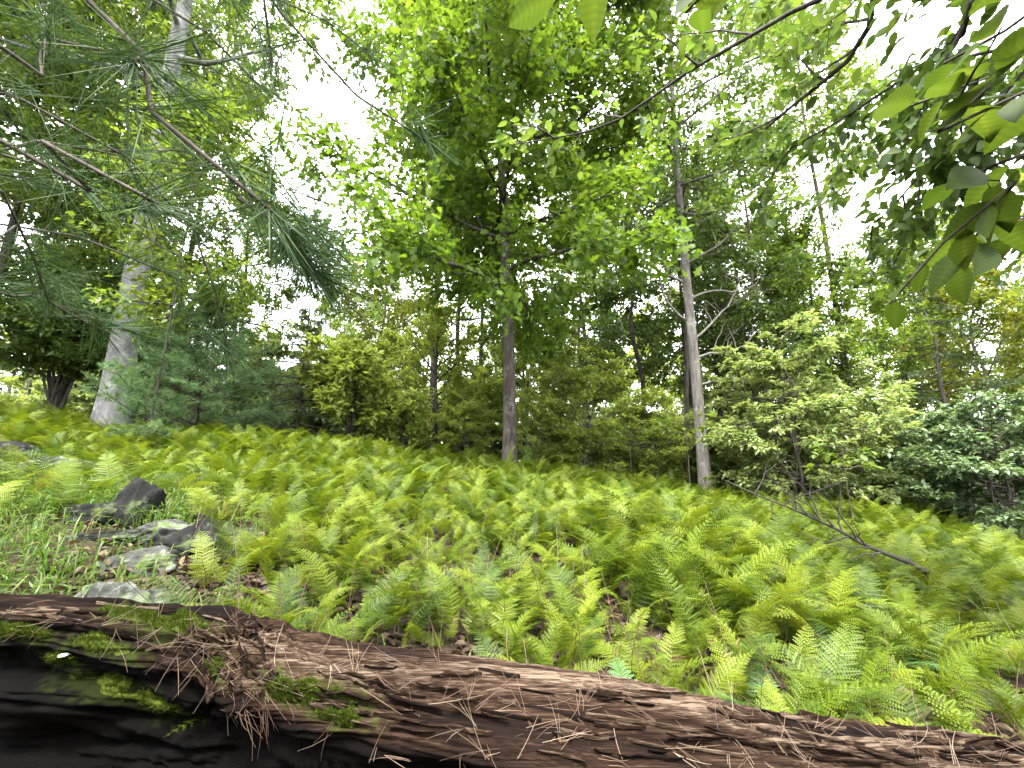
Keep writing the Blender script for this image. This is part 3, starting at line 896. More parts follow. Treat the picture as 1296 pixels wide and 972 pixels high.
def scatter(name, pts, rot, scl, vid, sources):
    """one object: real copies of the source objects' meshes on points"""
    me = bpy.data.meshes.new(name)
    me.vertices.add(len(pts)); me.vertices.foreach_set('co', pts.astype(np.float32).ravel())
    a = me.attributes.new('rot', 'FLOAT_VECTOR', 'POINT'); a.data.foreach_set('vector', rot.astype(np.float32).ravel())
    a = me.attributes.new('scl', 'FLOAT', 'POINT'); a.data.foreach_set('value', scl.astype(np.float32))
    a = me.attributes.new('vid', 'INT', 'POINT'); a.data.foreach_set('value', vid.astype(np.int32))
    o = put(name, me)
    ng = bpy.data.node_groups.new(name, 'GeometryNodeTree')
    ng.interface.new_socket('Geometry', in_out='INPUT', socket_type='NodeSocketGeometry')
    ng.interface.new_socket('Geometry', in_out='OUTPUT', socket_type='NodeSocketGeometry')
    gi, go = ng.nodes.new('NodeGroupInput'), ng.nodes.new('NodeGroupOutput')
    iop = ng.nodes.new('GeometryNodeInstanceOnPoints')
    jg = ng.nodes.new('GeometryNodeJoinGeometry')
    for so in sources:
        oi = ng.nodes.new('GeometryNodeObjectInfo'); oi.transform_space = 'ORIGINAL'
        oi.inputs['Object'].default_value = so; oi.inputs['As Instance'].default_value = True
        ng.links.new(oi.outputs['Geometry'], jg.inputs[0])
    def attr(nm, ty):
        n = ng.nodes.new('GeometryNodeInputNamedAttribute'); n.data_type = ty; n.inputs['Name'].default_value = nm
        return [s for s in n.outputs if s.enabled and s.name == 'Attribute'][0]
    iop.inputs['Pick Instance'].default_value = True
    e2r = ng.nodes.new('FunctionNodeEulerToRotation')
    ng.links.new(attr('rot', 'FLOAT_VECTOR'), e2r.inputs[0])
    ng.links.new(gi.outputs[0], iop.inputs['Points'])
    ng.links.new(jg.outputs[0], iop.inputs['Instance'])
    ng.links.new(attr('vid', 'INT'), iop.inputs['Instance Index'])
    ng.links.new(e2r.outputs[0], iop.inputs['Rotation'])
    ng.links.new(attr('scl', 'FLOAT'), iop.inputs['Scale'])
    ng.links.new(iop.outputs[0], go.inputs[0])
    md = o.modifiers.new('scatter', 'NODES'); md.node_group = ng
    return o

src = []
for me in FR:
    src.append(next(o for o in bpy.data.objects if o.type == 'MESH' and o.data == me))
tag(scatter('fern_field', *fern_mass(), src), 'dense mass of ferns over the crest of the slope', 'ferns', kind='stuff')

# ------------------------------------------------------------------ grass, fallen leaves
def grass():
    r = np.random.default_rng(3)
    n = 76000
    y = r.uniform(1.5, 6.2, n); x = r.uniform(-9.5, -.2, n)
    a = x / y
    lim = np.where(y < 5.2, -.66, -1.05)
    ok = (a < lim + .06 * r.normal(0, 1, n)) & (a > -1.6) & (y > lin(x, REAR, 1) + .12)
    rk = np.ones(n)
    for q in bpy.data.objects:
        if q.name.startswith('rock') and q.type == 'MESH':
            sx = np.ptp([v.co.x for v in q.data.vertices[:400]]) * .5
            rk = rk * (np.hypot(x - q.location.x, (y - q.location.y + .12) * 1.1) > sx * .85)
    ok &= (rk > 0) | (r.random(n) < .12)
    den = np.where(y < 3.0, .55, 1.0) * np.clip(.62 + .9 * fbm(x * 1.3, y * 1.3, 8.0, 3) + .4 * (y > 2.9), 0.05, 1)
    ok &= r.random(n) < den
    x, y = x[ok], y[ok]
    x2 = r.uniform(-1.4, 2.4, 2600); y2 = lin(x2, REAR, 1) + .08 + np.abs(r.normal(0, .25, 2600))
    x, y = np.r_[x, x2], np.r_[y, y2]
    n = len(x)
    z = ground(x, y) - .01
    h = r.uniform(.05, .26, n) * r.uniform(.6, 1, n) * np.where(np.arange(n) < n - 2600, 1, .6)
    az = r.uniform(0, 6.283, n); lean = r.uniform(.1, .9, n)
    d = np.stack([np.cos(az), np.sin(az), 0 * az], -1)
    sd = np.stack([-np.sin(az), np.cos(az), 0 * az], -1)
    w = r.uniform(.0018, .0048, n)[:, None]
    P0 = np.stack([x, y, z], -1)
    up = np.array([0, 0, 1.0])
    P1 = P0 + (up * .55 + d * (lean * .18)[:, None]) * h[:, None]
    P2 = P0 + (up * .85 + d * (lean * .55)[:, None]) * h[:, None]
    P3 = P0 + (up * (1.0 - .35 * lean)[:, None] + d * (lean * 1.0)[:, None]) * h[:, None]
    V = np.stack([P0 - sd * w, P0 + sd * w, P1 - sd * w * .9, P1 + sd * w * .9, P2 - sd * w * .6, P2 + sd * w * .6, P3], 1)
    o = (np.arange(n) * 7)[:, None, None]
    mb = MB()
    mb.add(V.reshape(-1, 3), quads=(np.array([[0, 1, 3, 2], [2, 3, 5, 4]])[None] + o).reshape(-1, 4), tris=(np.array([[4, 5, 6]])[None] + o).reshape(-1, 3),
           tint=np.repeat(np.clip(r.normal(.5, .25, n) + .25 * fbm(x, y, 4.0, 2), 0, 1), 7))
    k = r.choice(n - 2600, 15000); B = P0[k] + np.stack([r.normal(0, .02, 15000), r.normal(0, .02, 15000), r.uniform(.03, .17, 15000)], -1)
    ld = np.stack([np.cos(az[k]), np.sin(az[k]), r.uniform(-.4, .3, 15000)], -1) + r.normal(0, .3, (15000, 3))
    leaf_cloud(mb, leaf_diamond(.16, .02), B, ld, np.array([0, 0, 1.0]) + r.normal(0, .3, (15000, 3)), r.uniform(.04, .085, 15000), np.clip(r.normal(.5, .2, 15000), 0, 1))
    return mb.mesh('grass', M['grass'])
tag(put('grass', grass()), 'fine bright green grass around the rocks', 'grass', kind='stuff')

def litter():
    r = np.random.default_rng(4)
    n = 5000
    y = 1.3 + np.abs(r.normal(0, 2.6, n)); x = r.uniform(-1.2, 1.2, n) * y
    x = np.r_[x, r.normal(-1.75, .28, 900)]; y = np.r_[y, r.normal(2.75, .35, 900)]
    k = y > lin(x, REAR, 1) + .1
    x, y = x[k], y[k]; n = len(x)
    P = np.stack([x, y, ground(x, y) + r.uniform(.004, .03, n)], -1)
    ld = r.normal(0, 1, (n, 3)) * np.array([1, 1, .25])
    nn = np.array([0, 0, 1.0]) + r.normal(0, .35, (n, 3))
    mb = MB()
    leaf_cloud(mb, leaf_oval(.55, .14), P, ld, nn, r.uniform(.03, .08, n), np.clip(r.normal(.45, .25, n), 0, 1))
    return mb.mesh('fallen_leaves', M['litter'])
tag(put('fallen_leaves', litter()), 'brown dead leaves lying on the ground between the ferns', 'fallen leaves', kind='stuff')

def stalks():
    r = np.random.default_rng(6)
    mb = MB()
    for k in range(420):
        y = 1.5 + abs(r.normal(0, 1.3)); x = r.uniform(-.75, 1.2) * y
        if y < float(lin(np.array([x]), REAR, 1)[0]) + .12:
            continue
        p = np.array([x, y, float(ground(x, y)) - .02])
        h = r.uniform(.12, .50)
        d = unit(np.array([r.normal(0, .35), r.normal(0, .35), 1]))
        S = limb_path(p, d, h, 5, r, .09)
        tube(mb, S, np.linspace(.0022, .0010, 6), 3, float(np.clip(r.normal(.5, .25), 0, 1)), False)
        if r.random() < .35:
            S2 = limb_path(S[3], d + r.normal(0, .6, 3), h * .35, 3, r, .15)
            tube(mb, S2, [.0012, .001, .0008, .0006], 3, .5, False)
    return mb.mesh('dry_stalks', M['needle_dead'], True)

# ------------------------------------------------------------------ trees: generator
def limb_path(p, d, L, n, r, wig=.12, trop=0.0, curl=0.0):
    """wandering path from p along d; trop bends it up (+) or down (-)"""
    pts = [np.array(p, float)]
    d = unit(d)
    side = unit(np.cross(d, r.normal(0, 1, 3)))
    for k in range(n):
        d = unit(d + r.normal(0, wig, 3) + np.array([0, 0, trop]) + side * curl)
        pts.append(pts[-1] + d * (L / n))
    return np.array(pts)

class Tree:
    """limbs (each with its own twigs) and the leaf anchors they carry"""
    def __init__(self, seed):
        self.r = np.random.default_rng(seed)
        self.limbs, self.pos, self.dir = [], [], []
        self.draw = .3
    def side_dirs(self, T, spread, flat):
        v = unit(np.cross(T, [0, 0, 1.0]) if flat else np.cross(T, self.r.normal(0, 1, 3)))
        if self.r.random() < .5:
            v = -v
        return unit(T * math.cos(spread) + v * math.sin(spread) + np.array([0, 0, self.r.normal(0, .12)]))
    def limb(self, p, d, L, r0, n2=6, n3=4, wig=.10, trop=.0, flat=False, leaf_step=.12, start=.25, sides=6, r1=.004, L2=.45, L3=.42):
        r = self.r
        mb = MB()
        P = limb_path(p, d, L, 9, r, wig, trop)
        return self.twigs(mb, P, r0, n2, n3, wig, trop, flat, leaf_step, start, sides, r1, L2, L3, L)
    def twigs(self, mb, P, r0, n2, n3, wig, trop, flat, leaf_step, start, sides, r1, L2, L3, L):
        r = self.r
        t = np.linspace(0, 1, len(P))
        tube(mb, P, r0 * (1 - t) ** .8 + r1, sides, .5, False)
        for i in range(n2):
            u = start + (1 - start) * (i + r.uniform(.2, .8)) / n2
            k = min(int(u * (len(P) - 1)), len(P) - 2); f = u * (len(P) - 1) - k
            q = P[k] * (1 - f) + P[k + 1] * f
            T = unit(P[k + 1] - P[k])
            l2 = L * L2 * (1.15 - .7 * u) * r.uniform(.6, 1.2)
            Q = limb_path(q, self.side_dirs(T, r.uniform(.6, 1.1), flat), l2, 5, r, wig * 1.2, trop * .7)
            tube(mb, Q, (r0 * .32 * (1 - u * .6) + r1) * (1 - np.linspace(0, 1, 6)) ** .8 + r1 * .7, 3, .5, False)
            for j in range(n3):
                w = (j + r.uniform(.3, 1)) / n3
                k2 = min(int(w * 5), 4); f2 = w * 5 - k2
                s = Q[k2] * (1 - f2) + Q[min(k2 + 1, 5)] * f2
                T2 = unit(Q[min(k2 + 1, 5)] - Q[k2])
                l3 = l2 * L3 * r.uniform(.5, 1.2)
                S = limb_path(s, self.side_dirs(T2, r.uniform(.5, 1.0), flat), l3, 3, r, wig * 1.4, trop * .5)
                if r.random() < self.draw:
                    tube(mb, S[[0, 1, 3]], [r1, r1 * .75, r1 * .4], 3, .5, False)
                self.leafy(S, leaf_step)
            self.leafy(Q[2:], leaf_step)
        self.leafy(P[-3:], leaf_step)
        self.limbs.append((mb, P, r0))
        return P
    def leafy(self, S, step):
        L = np.linalg.norm(np.diff(S, axis=0), axis=1).sum()
        n = max(1, int(L / step))
        t = self.r.uniform(0, len(S) - 1.001, n)
        k = t.astype(int); f = (t - k)[:, None]
        self.pos.append(S[k] * (1 - f) + S[k + 1] * f)
        self.dir.append(unit(S[k + 1] - S[k]))
    def leaves(self, tpl, size, per=2, flat=.5, jit=.05, droop=.2, keep=None, maxn=None, tint_n=1.2, tint0=.5, tint_s=.18):
        r = self.r
        P = np.repeat(np.concatenate(self.pos), per, 0); D = np.repeat(np.concatenate(self.dir), per, 0)
        if keep is not None:
            k = keep(P); P, D = P[k], D[k]
        if maxn and len(P) > maxn:
            k = r.choice(len(P), maxn, replace=False); P, D = P[k], D[k]
        n = len(P)
        P = P + r.normal(0, jit, (n, 3))
        D = unit(D * .6 + r.normal(0, .55, (n, 3)) * np.array([1, 1, .5]) + np.array([0, 0, -droop]))
        N = unit(np.array([0, 0, 1.0]) + r.normal(0, 1 - flat, (n, 3)))
        mb = MB()
        t = np.clip(tint0 + r.normal(0, tint_s, n) + .22 * fbm(P[:, 0] * tint_n, P[:, 1] * tint_n, P[:, 2] * tint_n, 2), 0, 1)
        leaf_cloud(mb, tpl, P, D, N, size * r.uniform(.65, 1.25, n), t)
        return mb

def trunk_mesh(name, P, r0, r1, mat, sides=12, flare=.5, rough=.05, n=28, seed=0.0, power=1.0):
    C = curve(P, n)
    h = np.r_[0, np.cumsum(np.linalg.norm(np.diff(C, axis=0), axis=1))]
    t = h / h[-1]
    rad = r1 + (r0 - r1) * (1 - t) ** power
    rad = rad * (1 + flare * np.exp(-h / (r0 * 2.2)))
    mb = MB()
    tube(mb, C, rad, sides, .5, True, rough, seed)
    return mb.mesh(name, mat, True), C

def at_height(C, z):
    k = int(np.clip(np.searchsorted(C[:, 2], z), 1, len(C) - 1))
    f = (z - C[k - 1, 2]) / (C[k, 2] - C[k - 1, 2] + 1e-9)
    return C[k - 1] * (1 - f) + C[k] * f

def broadleaf(seed, H, hb, Rc, n1, r0, bark, leafm, tpl, lsize, top=None, n2=6, n3=4, step=.16, per=2, lean=(0, 0), droop_low=.35, wig=.10, flat=.45,
              trop=.02, env=None, maxn=None, tint0=.5, crook=.012, join=True, keep=None, jit=.10, sides=12, r1=.02, rough=.05, start=.16, inner=0, inner_z=(.3, .9)):
    """-> list of (part name, mesh, kind) in the tree's own space, base at 0"""
    T = Tree(seed); r = T.r
    pts = [(0, 0, -.25), (0, 0, 0)]
    for k in range(1, 8):
        u = k / 7
        pts.append((lean[0] * u * H + r.normal(0, crook * H) * u, lean[1] * u * H + r.normal(0, crook * H) * u, H * u))
    tm, C = trunk_mesh('trunk', pts, r0, r1, bark, sides, .75, rough, 34, seed * 1.7)
    a = r.uniform(0, 6.28)
    for i in range(n1):
        u = (i + r.uniform(0, .9)) / n1
        z = hb + (H * .985 - hb) * u
        p = at_height(C, z)
        e = env(u) if env else (.55 + .9 * u) if u < .35 else (1.0 - .75 * ((u - .35) / .65) ** 1.6)
        L = Rc * e * r.uniform(.75, 1.15)
        a += 2.4 + r.normal(0, .35)
        el = -droop_low * (1 - u) + 1.05 * u + r.normal(.12, .12)
        d = np.array([math.cos(a) * math.cos(el), math.sin(a) * math.cos(el), math.sin(el)])
        T.limb(p, d, L, max(.010, r0 * .34 * (1 - u * .7) * min(1, L / Rc + .2)), n2, n3, wig, trop, False, step, start)
    for i in range(inner):
        z = H * (inner_z[0] + (inner_z[1] - inner_z[0]) * (i + r.uniform(0, 1)) / inner)
        a = i * 2.4 + r.normal(0, .3)
        T.limb(at_height(C, z), (math.cos(a), math.sin(a), r.normal(.1, .2)), Rc * r.uniform(.28, .5), .012, 6, 4, wig, 0, False, step, .1)
    lm = T.leaves(tpl, lsize, per, flat, jit, .25, keep, maxn, tint0=tint0)
    out = [('trunk', tm, None)]
    if join:
        mb = MB()
        for b, P, rr in T.limbs:
            mb.add(np.concatenate(b.v), quads=np.concatenate(b.q))
        out.append(('limbs', mb.mesh('limbs', bark, True), 'stuff'))
    else:
        for b, P, rr in T.limbs:
            out.append(('limb', b.mesh('limb', bark, True), None))
    out.append(('crown', lm.mesh('crown', leafm), 'stuff'))
    return out

def understory(seed, H, Rc, stems, leafm, bark, lsize, n1=9, tpl=None, flat=.8, step=.09, per=2, hb=.12, n2=6, n3=3, maxn=None, r0=.03, tint0=.5, layers=True, jit=.03, up=.25):
    """many stemmed shrub or small tree with level leaf layers"""
    T = Tree(seed); r = T.r
    out = []
    for s in range(stems):
        a = r.uniform(0, 6.28); sp = r.uniform(.05, .38) * Rc
        h = H * r.uniform(.72, 1.0)
        pts = [(0.12 * math.cos(a) * r.uniform(0, 1), .12 * math.sin(a) * r.uniform(0, 1), -.15)]
        for k in range(1, 6):
            u = k / 5
            pts.append((math.cos(a) * sp * u ** 1.3 + r.normal(0, .04 * H) * u, math.sin(a) * sp * u ** 1.3 + r.normal(0, .04 * H) * u, h * u))
        tm, C = trunk_mesh('stem', pts, r0 * r.uniform(.7, 1.1), .006, bark, 7, .3, .05, 18, seed + s)
        out.append(('stem', tm, None))
        az = r.uniform(0, 6.28)
        for i in range(n1):
            u = (i + r.uniform(0, .9)) / n1
            z = h * (hb + (1 - hb) * u)
            p = at_height(C, z)
            az += 2.4 + r.normal(0, .4)
            L = Rc * (.55 + .6 * u if u < .4 else .95 - .65 * (u - .4) / .6) * r.uniform(.6, 1.1)
            el = up * r.uniform(.2, 1.2) + .4 * u
            d = np.array([math.cos(az) * math.cos(el), math.sin(az) * math.cos(el), math.sin(el)])
            T.limb(p, d, L, .012, n2, n3, .09, -.01 if layers else .03, layers, step, .18, 4, .003)
    mb = MB()
    for b, P, rr in T.limbs:
        mb.add(np.concatenate(b.v), quads=np.concatenate(b.q))
    out.append(('twigs', mb.mesh('twigs', bark, True), 'stuff'))
    lm = T.leaves(tpl or leaf_oval(.52, .06), lsize, per, flat, jit, .12, None, maxn, tint_n=1.6, tint0=tint0)
    out.append(('foliage', lm.mesh('foliage', leafm), 'stuff'))
    return out

def conifer(seed, H, hb, Rc, bark, needm, n1=34, r0=.14, spray=.16, maxn=36000, droop=.25, tint0=.45):
    """hemlock-like tree: level drooping boughs set with short flat sprays"""
    T = Tree(seed); r = T.r
    pts = [(0, 0, -.25), (0, 0, 0)] + [(r.normal(0, .004 * H), r.normal(0, .004 * H), H * k / 6) for k in range(1, 7)]
    tm, C = trunk_mesh('trunk', pts, r0, .012, bark, 10, .35, .05, 26, seed)
    a = 0
    for i in range(n1):
        u = (i + r.uniform(0, .8)) / n1
        p = at_height(C, hb + (H - hb) * u * .985)
        a += 2.4 + r.normal(0, .3)
        L = max(.3, Rc * (1 - u) ** .75 * r.uniform(.65, 1.1))
        el = -.10 + .5 * u + r.normal(0, .1)
        d = np.array([math.cos(a) * math.cos(el), math.sin(a) * math.cos(el), math.sin(el)])
        T.limb(p, d, L, .022 * (1 - u) + .006, 8, 4, .06, -.03 * droop / .25, True, .06, .12, 4, .003, .42, .45)
    mb = MB()
    for b, P, rr in T.limbs:
        mb.add(np.concatenate(b.v), quads=np.concatenate(b.q))
    # a spray: a narrow strip of three needle blades
    v = np.array([[-.05, 0, 0], [.05, 0, 0], [.16, .55, -.02], [.03, .5, .0], [-.03, .5, 0], [-.16, .55, -.02], [0, 1, -.06]])
    t = np.array([[0, 1, 2], [0, 3, 4], [0, 5, 1], [4, 3, 6]])
    lm = T.leaves((v, None, t), spray, 2, .72, .03, .18, None, maxn, tint0=tint0)
    return [('trunk', tm, None), ('limbs', mb.mesh('limbs', bark, True), 'stuff'), ('foliage', lm.mesh('foliage', needm), 'stuff')]

def needle_tuft(mb, p, d, L, n, r, w=.0011, spread=.9, droop=.12, tint=.5):
    """brush of long pine needles round a shoot tip"""
    d = unit(d)
    dirs = unit(d[None, :] * r.uniform(.25, 1.1, (n, 1)) + r.normal(0, spread * .6, (n, 3)))
    base = p[None, :] - d[None, :] * (r.random((n, 1)) * L * .7)
    ln = L * r.uniform(.7, 1.1, (n, 1))
    m = base + dirs * ln * .55
    tip = base + dirs * ln + np.array([0, 0, -1.0]) * ln * droop
    s = unit(np.cross(dirs, r.normal(0, 1, (n, 3)))) * w
    V = np.stack([base - s * .8, base + s * .8, m + s, m - s, tip], 1).reshape(-1, 3)
    o = (np.arange(n) * 5)[:, None, None]
    mb.add(V, quads=(np.array([[0, 1, 2, 3]])[None] + o).reshape(-1, 4), tris=(np.array([[3, 2, 4]])[None] + o).reshape(-1, 3),
           tint=np.repeat(np.clip(tint + r.normal(0, .16, n), 0, 1), 5))

def young_pine(seed, H, Rc, whorls=11, needL=.13, w=.0032, per=18, maxt=5200, hb=.06):
    r = np.random.default_rng(seed)
    tm, C = trunk_mesh('trunk', [(0, 0, -.2), (0, 0, 0), (r.normal(0, .03), r.normal(0, .03), H * .5), (0, 0, H)], .045, .006, M['bark_dark'], 8, .2, .03, 16)
    br, nd = MB(), MB()
    T = Tree(seed)
    for k in range(whorls):
        u = k / (whorls - .3)
        z = H * (hb + (1 - hb) * u)
        for j in range(7):
            a = j * 6.283 / 7 + k * .5 + r.normal(0, .2)
            L = Rc * (1 - u) ** .7 * r.uniform(.75, 1.1) + .1
            el = .15 + .6 * u + r.normal(0, .1)
            T.limb(at_height(C, z), (math.cos(a) * math.cos(el), math.sin(a) * math.cos(el), math.sin(el)), L, .012, 6, 3, .07, .03, True, .085, .2, 4, .003, .5, .5)
    for b, P, rr in T.limbs:
        br.add(np.concatenate(b.v), quads=np.concatenate(b.q))
    P = np.concatenate(T.pos); D = np.concatenate(T.dir)
    if len(P) > maxt:
        k = r.choice(len(P), maxt, replace=False); P, D = P[k], D[k]
    for p, d in zip(P, D):
        needle_tuft(nd, p, d + np.array([0, 0, .25]), needL, per, r, w, .8, .06, .5 + .15 * r.normal())
    return [('trunk', tm, None), ('limbs', br.mesh('limbs', M['bark_dark'], True), 'stuff'), ('foliage', nd.mesh('foliage', M['needle_soft']), 'stuff')]

tag(put('dry_stalks', stalks()), 'thin brown dry stalks standing among the nearest ferns', 'stalks', kind='stuff')

def plant(name, parts, label, cat, x, y, rotz=0.0, scale=1.0, group=None, tilt=(0, 0), dz=0.0):
    t = thing(name, label, cat, (x, y, float(ground(x, y)) + dz), rotz, group, scale)
    t.rotation_euler = (tilt[0], tilt[1], rotz)
    for pn, me, kd in parts:
        put(pn, me, t, None, kd)
    return t

def on_ground(px, Y):
    """x of the place seen in column px (around the ground line) at Y"""
    return float(at(px, 590, Y)[0])

# ------------------------------------------------------------------ hero trees
DIA = leaf_diamond(.55, .10)
OVAL = leaf_oval(.55, .08)
OAK = (np.array([[0, 0, 0], [.10, .22, .03], [.30, .42, .05], [.14, .50, .02], [.34, .74, .02], [.12, .80, 0], [0, 1, -.06], [-.12, .80, 0], [-.34, .74, .02], [-.14, .50, .02], [-.30, .42, .05], [-.10, .22, .03]], float),
       np.array([[0, 1, 3, 9], [9, 3, 5, 7], [0, 9, 10, 11]]), np.array([[1, 2, 3], [3, 4, 5], [5, 6, 7], [7, 8, 9]]))

# the oak in the middle
oak = broadleaf(3, 15.5, 3.9, 4.7, 38, .15, M['bark_oak'], M['oak'], OAK, .175, n2=10, n3=6, step=.09, per=6, lean=(-.022, .01), droop_low=.30, join=False,
                crook=.006, sides=20, rough=.08, maxn=66000, jit=.17, start=.10, inner=10, inner_z=(.30, .85), flat=.42, env=lambda u: (.80 + .6 * u) if u < .35 else (1.0 - .6 * ((u - .35) / .65) ** 2))
plant('oak_tree', oak, 'oak tree with a straight dark trunk standing alone on the crest of the ferns', 'tree', on_ground(645, 9.0), 9.0, .4)

# big smooth grey trunk at the left
grey = broadleaf(8, 22, 8.0, 6.4, 30, .25, M['bark_grey'], M['maple'], DIA, .19, n2=8, n3=5, step=.18, per=5, lean=(-.012, 0), maxn=32000, crook=.004, sides=20, r1=.05, rough=.03)
plant('grey_tree', grey, 'large tree with a smooth pale grey trunk at the left behind the young pine', 'tree', on_ground(130, 8.6), 8.6)

# pale trunk right of the oak with dead lower limbs
pale = broadleaf(14, 17, 7.6, 3.9, 28, .15, M['bark_pale'], M['dark_leaf'], DIA, .16, n2=8, n3=5, step=.13, per=5, lean=(.004, .0), maxn=32000, crook=.004, sides=16, r1=.03, droop_low=.5, rough=.06)
pt = plant('pale_tree', pale, 'tall pale barked tree right of the oak with bare dead lower branches', 'tree', on_ground(890, 10.5), 10.5, .0)
def dead_limb(seed, p, d, L, r0, n2=7, n3=3, wig=.16, trop=.03):
    T = Tree(seed); T.draw = 1
    T.limb(p, d, L, r0, n2, n3, wig, trop, False, 9, .2, 6, .004, .5, .5)
    return T.limbs[0][0]
for k, (z, a, el, L) in enumerate([(3.6, .2, .35, 2.2), (4.1, -.3, .5, 2.6), (4.6, 2.9, .45, 2.0), (5.2, .5, .3, 2.4), (5.6, 3.4, .6, 1.6), (6.2, -.6, .4, 2.3), (6.6, 2.4, .35, 1.8), (2.9, .1, .1, 1.3), (7.2, .1, .5, 2.0)]):
    mb = dead_limb(200 + k, (.05 * math.cos(a), .05 * math.sin(a), z), (math.cos(a) * math.cos(el), math.sin(a) * math.cos(el), math.sin(el)), L, .032)
    o = put('dead_limb', mb.mesh('dead_limb', M['dead_wood'], True), pt)
    if k == 0:
        o['label'] = 'bare dead limb without leaves'

# slim trunks just beside it
slim = broadleaf(21, 13, 7.5, 2.2, 16, .07, M['bark_dark'], M['dark_leaf'], DIA, .13, n2=7, n3=4, step=.16, per=5, lean=(.02, .02), maxn=16000, crook=.012)
plant('slim_tree', slim, 'slim dark leaning tree just left of the tall pale barked tree', 'tree', on_ground(868, 12), 12, 2.0, 1.0, None, (0, R(-7)))

# small tree behind the crest, left of the oak
small = broadleaf(27, 4.6, .9, 1.7, 26, .085, M['bark_dark'], M['lime_leaf'], DIA, .10, n2=8, n3=5, step=.07, per=4, maxn=30000, droop_low=.1, flat=.65, crook=.01, r1=.01, jit=.03)
plant('small_tree', small, 'small tree with a short trunk and dense low crown left of the oak', 'tree', on_ground(548, 12), 12.0, .3)

yel = broadleaf(33, 8.5, 2.0, 2.3, 24, .09, M['bark_bg'], M['yellow_leaf'], DIA, .14, n2=8, n3=5, step=.12, per=5, maxn=32000, tint0=.32, r1=.012)
plant('yellowing_tree', yel, 'yellowing small tree behind the laurel shrubs left of the oak', 'tree', on_ground(470, 15.5), 15.5)
plant('yellowing_tree', yel, 'tree with a yellow orange crown at the far right edge', 'tree', on_ground(1275, 13), 13, 2.1, 1.0)

lf = broadleaf(38, 14, 3.2, 3.6, 32, .13, M['bark_dark'], M['maple'], DIA, .17, n2=9, n3=6, step=.12, per=5, maxn=60000, lean=(.01, -.02), droop_low=.2)
plant('maple_tree', lf, 'bright green broadleaf tree behind the pine boughs at the upper left', 'tree', on_ground(55, 10.5), 10.5, 1.0)
plant('maple_tree', lf, 'tall bright green tree closing the gap between the grey trunk and the sky', 'tree', on_ground(275, 15), 15, 3.0, .82)

# young pines and shrubs on the left
yp = young_pine(5, 3.1, 1.65)
plant('young_pine', yp, 'soft blue green young pine beside the smooth grey trunk', 'young pine', on_ground(240, 8.0), 8.0, .5, .98)
hem = conifer(41, 3.6, .3, 1.7, M['bark_dark'], M['hemlock'], 48, .05, .14, 36000, .3)
plant('young_hemlock', hem, 'dark young hemlock to the right of the soft young pine', 'hemlock', on_ground(372, 9.8), 9.8, 1.0)

laurel = understory(45, 1.9, 1.35, 5, M['lime_leaf'], M['bark_dark'], .13, 9, DIA, .55, .085, 4, .35, 7, 4, 26000, .03, .55, False, .04, .5)
plant('laurel_shrub', laurel, 'yellow green laurel shrub beside the young hemlock', 'shrub', on_ground(440, 9.7), 9.7, 0, 1.2)
plant('laurel_shrub', laurel, 'low yellow green laurel shrub between the hemlock and the small tree', 'shrub', on_ground(508, 10.0), 10.0, 2.0, .78)
rhodo = understory(49, 2.9, 1.9, 9, M['dark_leaf'], M['bark_dark'], .17, 8, leaf_diamond(.36, .06), .5, .10, 4, .5, 7, 4, 26000, .045, .5, False, .05, .5)
plant('rhododendron', rhodo, 'dark twisted rhododendron thicket at the left edge beside the grey trunk', 'shrub', on_ground(50, 9.4), 9.4, .4, 1.0)
plant('rhododendron', rhodo, 'dark tangled shrub behind the grey trunk and the young pine', 'shrub', on_ground(175, 11.0), 11.0, 2.4, .95)
plant('rhododendron', rhodo, 'low dark shrub showing bare stems under the young hemlock', 'shrub', on_ground(400, 11.6), 11.6, 4.0, .62)
plant('rhododendron', rhodo, 'dark low shrub in the shade at the foot of the small tree', 'shrub', on_ground(590, 12.6), 12.6, 5.2, .55)

# bushes right of the oak
airy = understory(53, 3.6, 1.9, 6, M['lime_leaf'], M['bark_bg'], .095, 12, DIA, .65, .065, 4, .10, 7, 4, 27000, .022, .45, True, .03, .35)
plant('airy_bush', airy, 'airy fine leaved green bush just right of the oak trunk', 'bush', on_ground(735, 11.2), 11.2, 0, 1.12)
plant('airy_bush', airy, 'fine leaved green bush between the oak and the pale barked tree', 'bush', on_ground(825, 11.6), 11.6, 2.2, .85)
plant('airy_bush', airy, 'tall pale green bush behind the oak trunk on its left', 'bush', on_ground(610, 14.5), 14.5, 4.0, 1.15)
plant('airy_bush', airy, 'low fine leaved bush at the left foot of the oak', 'bush', on_ground(590, 11.6), 11.6, 1.2, .7)
plant('airy_bush', airy, 'low fine leaved bush at the right foot of the oak', 'bush', on_ground(690, 11.0), 11.0, 3.3, .62)
plant('airy_bush', airy, 'fine leaved bush half hidden behind the foot of the pale barked tree', 'bush', on_ground(885, 12.6), 12.6, 5.5, .8)
layer = understory(57, 4.6, 2.5, 4, M['under'], M['bark_dark'], .13, 13, DIA, .84, .075, 4, .06, 8, 4, 46000, .04, .5, True, .025, .12)
layer2 = understory(58, 4.2, 2.2, 4, M['under'], M['bark_dark'], .125, 12, DIA, .84, .075, 4, .06, 8, 4, 40000, .035, .5, True, .025, .12)
blue = understory(59, 3.0, 2.0, 5, M['blue_leaf'], M['bark_dark'], .12, 11, DIA, .84, .07, 4, .06, 8, 4, 36000, .03, .5, True, .025, .10)
plant('layered_shrub', layer, 'tall shrub with level sprays of grey green leaves right of the pale barked tree', 'shrub', on_ground(1010, 9.6), 9.6, 0, 1.0)
plant('layered_shrub', layer2, 'leafy layered shrub beside the tall level spreading one', 'shrub', on_ground(1110, 10.2), 10.2, 1.0, 1.0)
